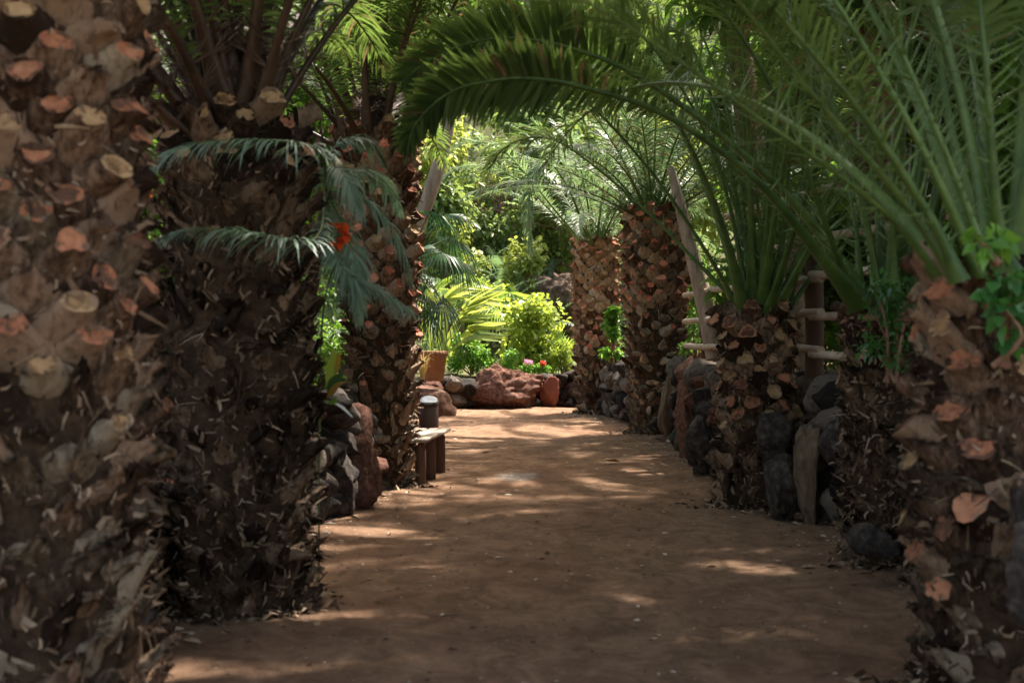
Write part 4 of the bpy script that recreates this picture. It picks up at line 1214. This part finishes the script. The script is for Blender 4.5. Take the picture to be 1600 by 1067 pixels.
for k, (a, d, sz, mt, n, lab) in enumerate([
    (752, 37.5, (1.0, .7, 1.7), 'lime', 1500, 'pale yellow green bush on the slope left of the lime bush'),
    (822, 38.5, (.9, .7, 2.3), 'hilllime', 1700, 'tall loose bush on the slope directly above the lime bush'),
    (868, 38.2, (.6, .6, 1.3), 'hillleaf', 900, 'grey green bush in front of the brown outcrop'),
    (706, 39.5, (1.0, .8, 2.6), 'hilllime', 1700, 'tall yellow green bush on the slope behind the dark fan palm'),
    (785, 41.5, (1.2, .8, 3.0), 'hillleaf', 2000, 'broad pale bush high on the slope in the middle of the opening'),
    (850, 43.0, (1.1, .8, 3.2), 'hilllime', 1900, 'light green bush high on the slope behind the farthest palm crown')]):
    x = P(a, 0, d)[0]
    shrub(lab, 'shrub', 'shrub', (x, d, hill_z(x, d) - .1), sz, n, .16, M[mt], 840 + k, k=34, aspect=.6, stems=18)

HILLG = 'feather palms on the hillside'
rngh = np.random.default_rng(31)
spots = [(700, 440, 37.5), (745, 400, 41), (775, 440, 37), (815, 430, 38.5), (850, 455, 36.5), (870, 395, 43), (735, 330, 47), (800, 350, 46), (860, 330, 49), (690, 350, 45), (640, 420, 40), (910, 350, 47)]
places = ['left edge of the garden view', 'left of the bare tree', 'in front of the bare tree', 'just behind the lime bush', 'near the brown outcrop', 'above the brown outcrop', 'higher left', 'higher middle', 'higher right', 'far left behind the fans', 'behind the third left palm', 'behind the farthest palm']
for k, (a, b, d) in enumerate(spots):
    c = P(a, b, d); zb = hill_z(c[0], d)
    t = thing('hillside_palm', 'grey green feather palm on the hillside, ' + places[k], 'palm tree', (c[0], d, zb - .05), HILLG)
    h = .35 + .5 * rngh.random()
    mb = MB(); tube(mb, [(0, 0, -.1), (0, 0, h * .5), (0, 0, h)], [.17, .16, .14], 12, wob=.1, rng=rngh); mb.build('trunk', M['boot'], t)
    place_fronds(t, 'grey', (0, 0, h), 16, (8, 82), rngh, r_base=.1, dz=.15, scale=rngh.uniform(.55, .8))

hc = MB()
nn = 900
hx = rngh.uniform(-26, 28, nn); hy = 34.2 + 40 * rngh.uniform(0, 1, nn) ** 1.2
keep = np.abs(hx) < 6 + (hy - 34) * .45
hx, hy = hx[keep], hy[keep]
hr = rngh.uniform(.35, .8, len(hx)) * (1 + (hy - 34) * .02)
leaf_cloud(hc, np.stack([hx, hy, [hill_z(a, b) + .1 for a, b in zip(hx, hy)]], 1), np.stack([hr, hr, hr * .8], 1), 120000, .24, rngh, .45)
o = hc.build('undergrowth', M['hillleaf']); tag(o, 'low pale green undergrowth covering the hillside behind the garden', 'undergrowth', kind='stuff')

# trees on the hill, one by one
k = 0
for row_, (d, n) in enumerate(((41, 4), (45, 6), (51, 8), (59, 10), (68, 11))):
    for q in range(n):
        x = (q + .5 - n / 2) * d * .085 * 2.0 + rngh.normal(0, 1)
        zb = hill_z(x, d)
        hh = rngh.uniform(2.6, 4.6)
        cr = [((x + rngh.normal(0, .8), d + rngh.normal(0, .6), zb + hh * rngh.uniform(.55, 1.05)), rngh.uniform(1.4, 2.3)) for _ in range(4)]
        tree('pale green hillside tree in the far wood', (x, d, zb - .1), cr, M['greybark'], 'hill', 200 + k, .12, name='hillside_tree', group='trees of the far wood')
        k += 1

# trees behind the fence on the right and behind the left palms
tr = tree('tall tree with a reddish leaning trunk behind the second palm on the right', (P(1430, 560, 14)[0], 14.0, .9),
     [((3.0, 14.5, 5.2), 1.5), ((4.4, 13.4, 5.0), 1.5), ((3.6, 15.6, 4.2), 1.3), ((5.0, 15, 4.0), 1.3), ((2.2, 13.5, 5.6), 1.2)], M['redbark'], 'broad', 301, .17,
     trunkpts=[P(1400, 330, 14), P(1380, 210, 14), P(1350, 90, 14), P(1322, -20, 14)])
RG = 'leafy trees beyond the fence'
spec = [('tree just beyond the fence between the third palm and the fence post', 4.3, 18.5, 1.0, 4.0),
        ('tree beyond the fence to the right of the fence post', 5.6, 14.8, 1.0, 3.6),
        ('tree beyond the fence behind the leaning pale pole', 4.4, 23, 1.0, 4.5),
        ('tree behind the nearest palm on the right', 5.4, 10.6, 1.0, 3.6),
        ('tree rising behind the far thick palm', 4.6, 28, 1.0, 5.2),
        ('tree standing farthest beyond the fence', 7.6, 24, 1.2, 5.5),
        ('tree at the far right edge beyond the fence', 7.6, 18, 1.2, 5.5),
        ('tree behind the stalks at the right edge', 4.4, 7.6, 1.0, 3.4)]
for k, (lab, x, y, z, h) in enumerate(spec):
    rr = np.random.default_rng(400 + k)
    crs = [((x + rr.normal(0, .9), y + rr.normal(0, .8), z + h * u), rr.uniform(.9, 1.35)) for u in (.3, .5, .7, .85, 1.0)]
    tree('leafy green ' + lab, (x, y, z - .15), crs, M['redbark'], 'broad', 410 + k, .12, group=RG)
LG = 'leafy trees behind the left palms'
spec = [('tree glimpsed between the two nearest left palms', -3.6, 13.5, .8, 3.4), ('tree behind the second left palm', -3.4, 17.5, .8, 4.0),
        ('tree behind the third left palm', -4.6, 22.0, .8, 4.4), ('tree left of the garden', -5.4, 30, .7, 5.0), ('tree far behind the nearest left palm', -7.0, 19, .8, 5.0)]
for k, (lab, x, y, z, h) in enumerate(spec):
    rr = np.random.default_rng(500 + k)
    crs = [((x + rr.normal(0, .8), y + rr.normal(0, .8), z + h * u), rr.uniform(.9, 1.3)) for u in (.3, .5, .75, 1.0)]
    tree('leafy green ' + lab, (x, y, z - .15), crs, M['redbark'], 'broad', 510 + k, .12, group=LG)
tree('added shade tree with crowns out of view behind the nearest palm on the right', (4.6, 9.6, .9),  # crowns added out of view to shade the near path and right fronds
     [((3.4, 8.4, 6.6), 1.9), ((4.4, 11.6, 6.6), 1.4), ((1.4, 8.0, 7.6), 1.3), ((3.2, 6.6, 6.4), 1.6), ((4.9, 8.8, 6.0), 1.6), ((2.4, 7.0, 7.2), 1.3), ((3.9, 10.2, 6.6), 1.5), ((3.1, 12.4, 7.4), 1.25), ((1.9, 13.0, 7.9), .9), ((2.5, 10.9, 7.6), 1.1), ((.9, 11.6, 7.9), .9)],
     M['redbark'], 'broad', 700, .2, trunkpts=[np.array([4.4, 9.6, 2.5]), np.array([4.2, 9.7, 4.6])])
tree('added shade tree with crowns out of view behind the second left palm', (-3.6, 11.0, .8),  # added unseen canopy, placed to darken the foreground path
     [((-2.2, 9.8, 7.0), 1.3), ((-.8, 9.8, 7.8), 1.2), ((-3.4, 9.0, 6.6), 1.5), ((-1.4, 8.6, 7.4), 1.4), ((.2, 9.0, 8.0), 1.2), ((-4.6, 11, 6.4), 1.6)],
     M['redbark'], 'broad', 701, .2, trunkpts=[np.array([-3.7, 11, 2.5]), np.array([-3.2, 11, 4.8])])
for k, (lab, x, y, z0, h, lean) in enumerate([
    ('right of the path behind the third palm', 4.5, 17.2, .9, 5.6, (-.5, .3)),
    ('right of the path beside the far thick palm', 3.7, 21.5, .9, 5.6, (-.7, 0)),
    ('right of the path behind the second palm', 3.6, 14.0, .9, 5.8, (-.9, .6)),
    ('left of the path behind the bench', -3.3, 18.6, .75, 5.8, (.2, .3))]):
    t = thing('shade_palm', 'added shade palm crowned above the frame ' + lab, 'palm tree', (x, y, z0))  # palms added for the striped shadows their crowns cast on the path
    mb = MB(); tube(mb, catmull([(0, 0, -.1), (lean[0] * .3, lean[1] * .3, h * .4), (lean[0], lean[1], h)], 30), .19, 16, wob=.06); mb.build('trunk', M['boot'], t)
    place_fronds(t, 'high', (lean[0], lean[1], h + .1), 46, (8, 80), np.random.default_rng(900 + k), r_base=.16, dz=.2)
# pinkish curved trunk seen under the arch
tree('tree with a curved pinkish bare trunk seen right of the third left palm', (P(590, 560, 24)[0], 24, .3),
     [((-1.6, 24.5, 6.2), 1.3), ((-.6, 24, 6.6), 1.2), ((-2.6, 25, 5.6), 1.2)], M['greybark'], 'broad', 601, .11,
     trunkpts=[P(630, 430, 24), P(676, 290, 24), P(698, 205, 24), P(706, 130, 24), P(690, 40, 24)])

# shrubs filling the beds
BG = 'undergrowth shrubs on the right bed'
bs = np.random.default_rng(66)
for k, (x, y, lab) in enumerate([(3.6, 20, 'behind the tall reddish rock'), (3.3, 25.5, 'behind the far thick palm'), (3.9, 15.8, 'behind the third palm'), (4.2, 12.4, 'behind the second palm'), (3.9, 9.3, 'behind the nearest palm'), (2.9, 29.5, 'beside the farthest palm'), (5.6, 21, 'deep behind the fence')]):
    pass
BG2 = 'undergrowth shrubs on the beds'
for k, (x, y, z, lab) in enumerate([(3.6, 20, .95, 'on the right bed behind the tall reddish rock'), (3.3, 25.5, .95, 'on the right bed behind the far thick palm'), (3.9, 15.8, .95, 'on the right bed behind the third palm'), (4.2, 12.4, .95, 'on the right bed behind the second palm'), (3.9, 9.3, .95, 'on the right bed behind the nearest palm'), (2.9, 29.5, .95, 'on the right bed beside the farthest palm'), (5.6, 21, .95, 'deep behind the fence'), (-3.7, 14.8, .3, 'on the left bed behind the third left palm'), (-3.6, 12.2, .5, 'on the left bed behind the second left palm'), (-2.9, 17.2, .7, 'on the left bed behind the bench'), (-2.9, 9.0, .7, 'between the two nearest left palms')]):
    t = thing('shrub', 'dense green undergrowth shrub ' + lab, 'shrub', (x, y, z), BG2)
    mb = MB()
    for q in range(5):
        tube(mb, catmull([(bs.normal(0, .05), bs.normal(0, .05), -.1), (bs.normal(0, .2), bs.normal(0, .2), .4), (bs.normal(0, .4), bs.normal(0, .4), .9)], 6), np.linspace(.02, .006, 6), 5, rng=bs)
    mb.build('stem', M['redbark'], t)
    for q in range(3):
        obj('foliage', CL['shrubby'][q % 2], t, (bs.normal(0, .35), bs.normal(0, .35), .45 + .45 * q), (0, 0, bs.uniform(0, 6)), bs.uniform(.9, 1.3))

# ------------------------------------------------------------------ litter and pebbles on the path
def litter(name, n, size, mat, seed, asp=.35, pebble=False):
    rng = np.random.default_rng(seed); mb = MB()
    y = 4 + 27 * rng.uniform(0, 1, n) ** 1.3
    x = rng.uniform(-1, 1, n)
    lo = np.array([wx(LW, a) if a < 22 else -3.5 for a in y]); hi = np.array([wx(RW, a) for a in y])
    edge = rng.random(n) < .62
    x = np.where(edge, np.sign(x) * (.97 - np.abs(rng.normal(0, .13, n))), x)
    X = (lo + hi) / 2 + x * (hi - lo) / 2
    for a, b in zip(X, y):
        z = path_z(a, b)
        L = size * rng.lognormal(-.1, .6); w = L * asp * rng.uniform(.6, 1.4)
        az = rng.uniform(0, 6.28); d = np.array([math.cos(az), math.sin(az), 0]); s = np.array([-d[1], d[0], 0])
        c = np.array([a, b, z + .003])
        if pebble:
            h = L * .5
            V = [c - d * L, c - s * w, c + d * L, c + s * w, c + np.array([0, 0, h]) + d * L * .2]
            mb.add(V, np.array([[0, 1, 4], [1, 2, 4], [2, 3, 4], [3, 0, 4]]), 0, rng.uniform())
        else:
            cu = rng.uniform(.1, .4) * L
            V = [c - d * L, c - s * w + np.array([0, 0, cu]), c + d * L + np.array([0, 0, cu * rng.random()]), c + s * w + np.array([0, 0, cu * rng.random()])]
            mb.add(V, np.array([[0, 1, 2], [0, 2, 3]]), 0, rng.uniform())
    o = mb.build(name, mat); tag(o, kind='stuff', label='dry leaf bits scattered over the earth path' if not pebble else 'small stones and grit scattered over the earth path', cat='litter' if not pebble else 'gravel')


litter('fallen_leaves', 4200, .018, M['litter'], 1)
litter('gravel', 9000, .008, M['pebble'], 2, asp=.8, pebble=True)

# ------------------------------------------------------------------ camera, light, world
cam = bpy.data.cameras.new('camera'); co = bpy.data.objects.new('camera', cam); COL.objects.link(co)
co.location = (0, 0, CAMH); co.rotation_euler = (math.pi / 2, 0, 0)
cam.sensor_width = 36; cam.lens = F / 1600 * 36
cam.shift_y = -(533.5 - HY) / 1600
cam.clip_end = 3000; cam.clip_start = .05
cam.dof.use_dof = True; cam.dof.focus_distance = 22; cam.dof.aperture_fstop = 3.2
SC.camera = co

EL, AZ = 58, 34     # sun ahead and to the right
sd = np.array([math.sin(R(AZ)) * math.cos(R(EL)), math.cos(R(AZ)) * math.cos(R(EL)), math.sin(R(EL))])
sun = bpy.data.lights.new('sun', 'SUN'); sun.energy = 4.0; sun.angle = R(1.0); sun.color = (1, .93, .82)
so = bpy.data.objects.new('sun', sun); COL.objects.link(so)
so.rotation_euler = Vector(-sd).to_track_quat('-Z', 'Y').to_euler(); so.location = (0, 0, 20)
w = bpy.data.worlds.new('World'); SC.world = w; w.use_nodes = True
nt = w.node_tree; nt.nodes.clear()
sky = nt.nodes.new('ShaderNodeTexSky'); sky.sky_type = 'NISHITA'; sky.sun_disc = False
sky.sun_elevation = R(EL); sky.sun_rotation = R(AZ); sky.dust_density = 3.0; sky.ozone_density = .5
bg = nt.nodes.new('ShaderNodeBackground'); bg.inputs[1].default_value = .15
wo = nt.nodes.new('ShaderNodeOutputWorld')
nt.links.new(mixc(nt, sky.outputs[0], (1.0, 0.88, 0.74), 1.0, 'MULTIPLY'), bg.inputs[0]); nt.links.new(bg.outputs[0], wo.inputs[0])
vs = SC.view_settings; vs.view_transform = 'Standard'; vs.look = 'None'; vs.exposure = 2.05; vs.gamma = 1
SC.cycles.max_bounces = 8; SC.cycles.transmission_bounces = 6; SC.cycles.diffuse_bounces = 5
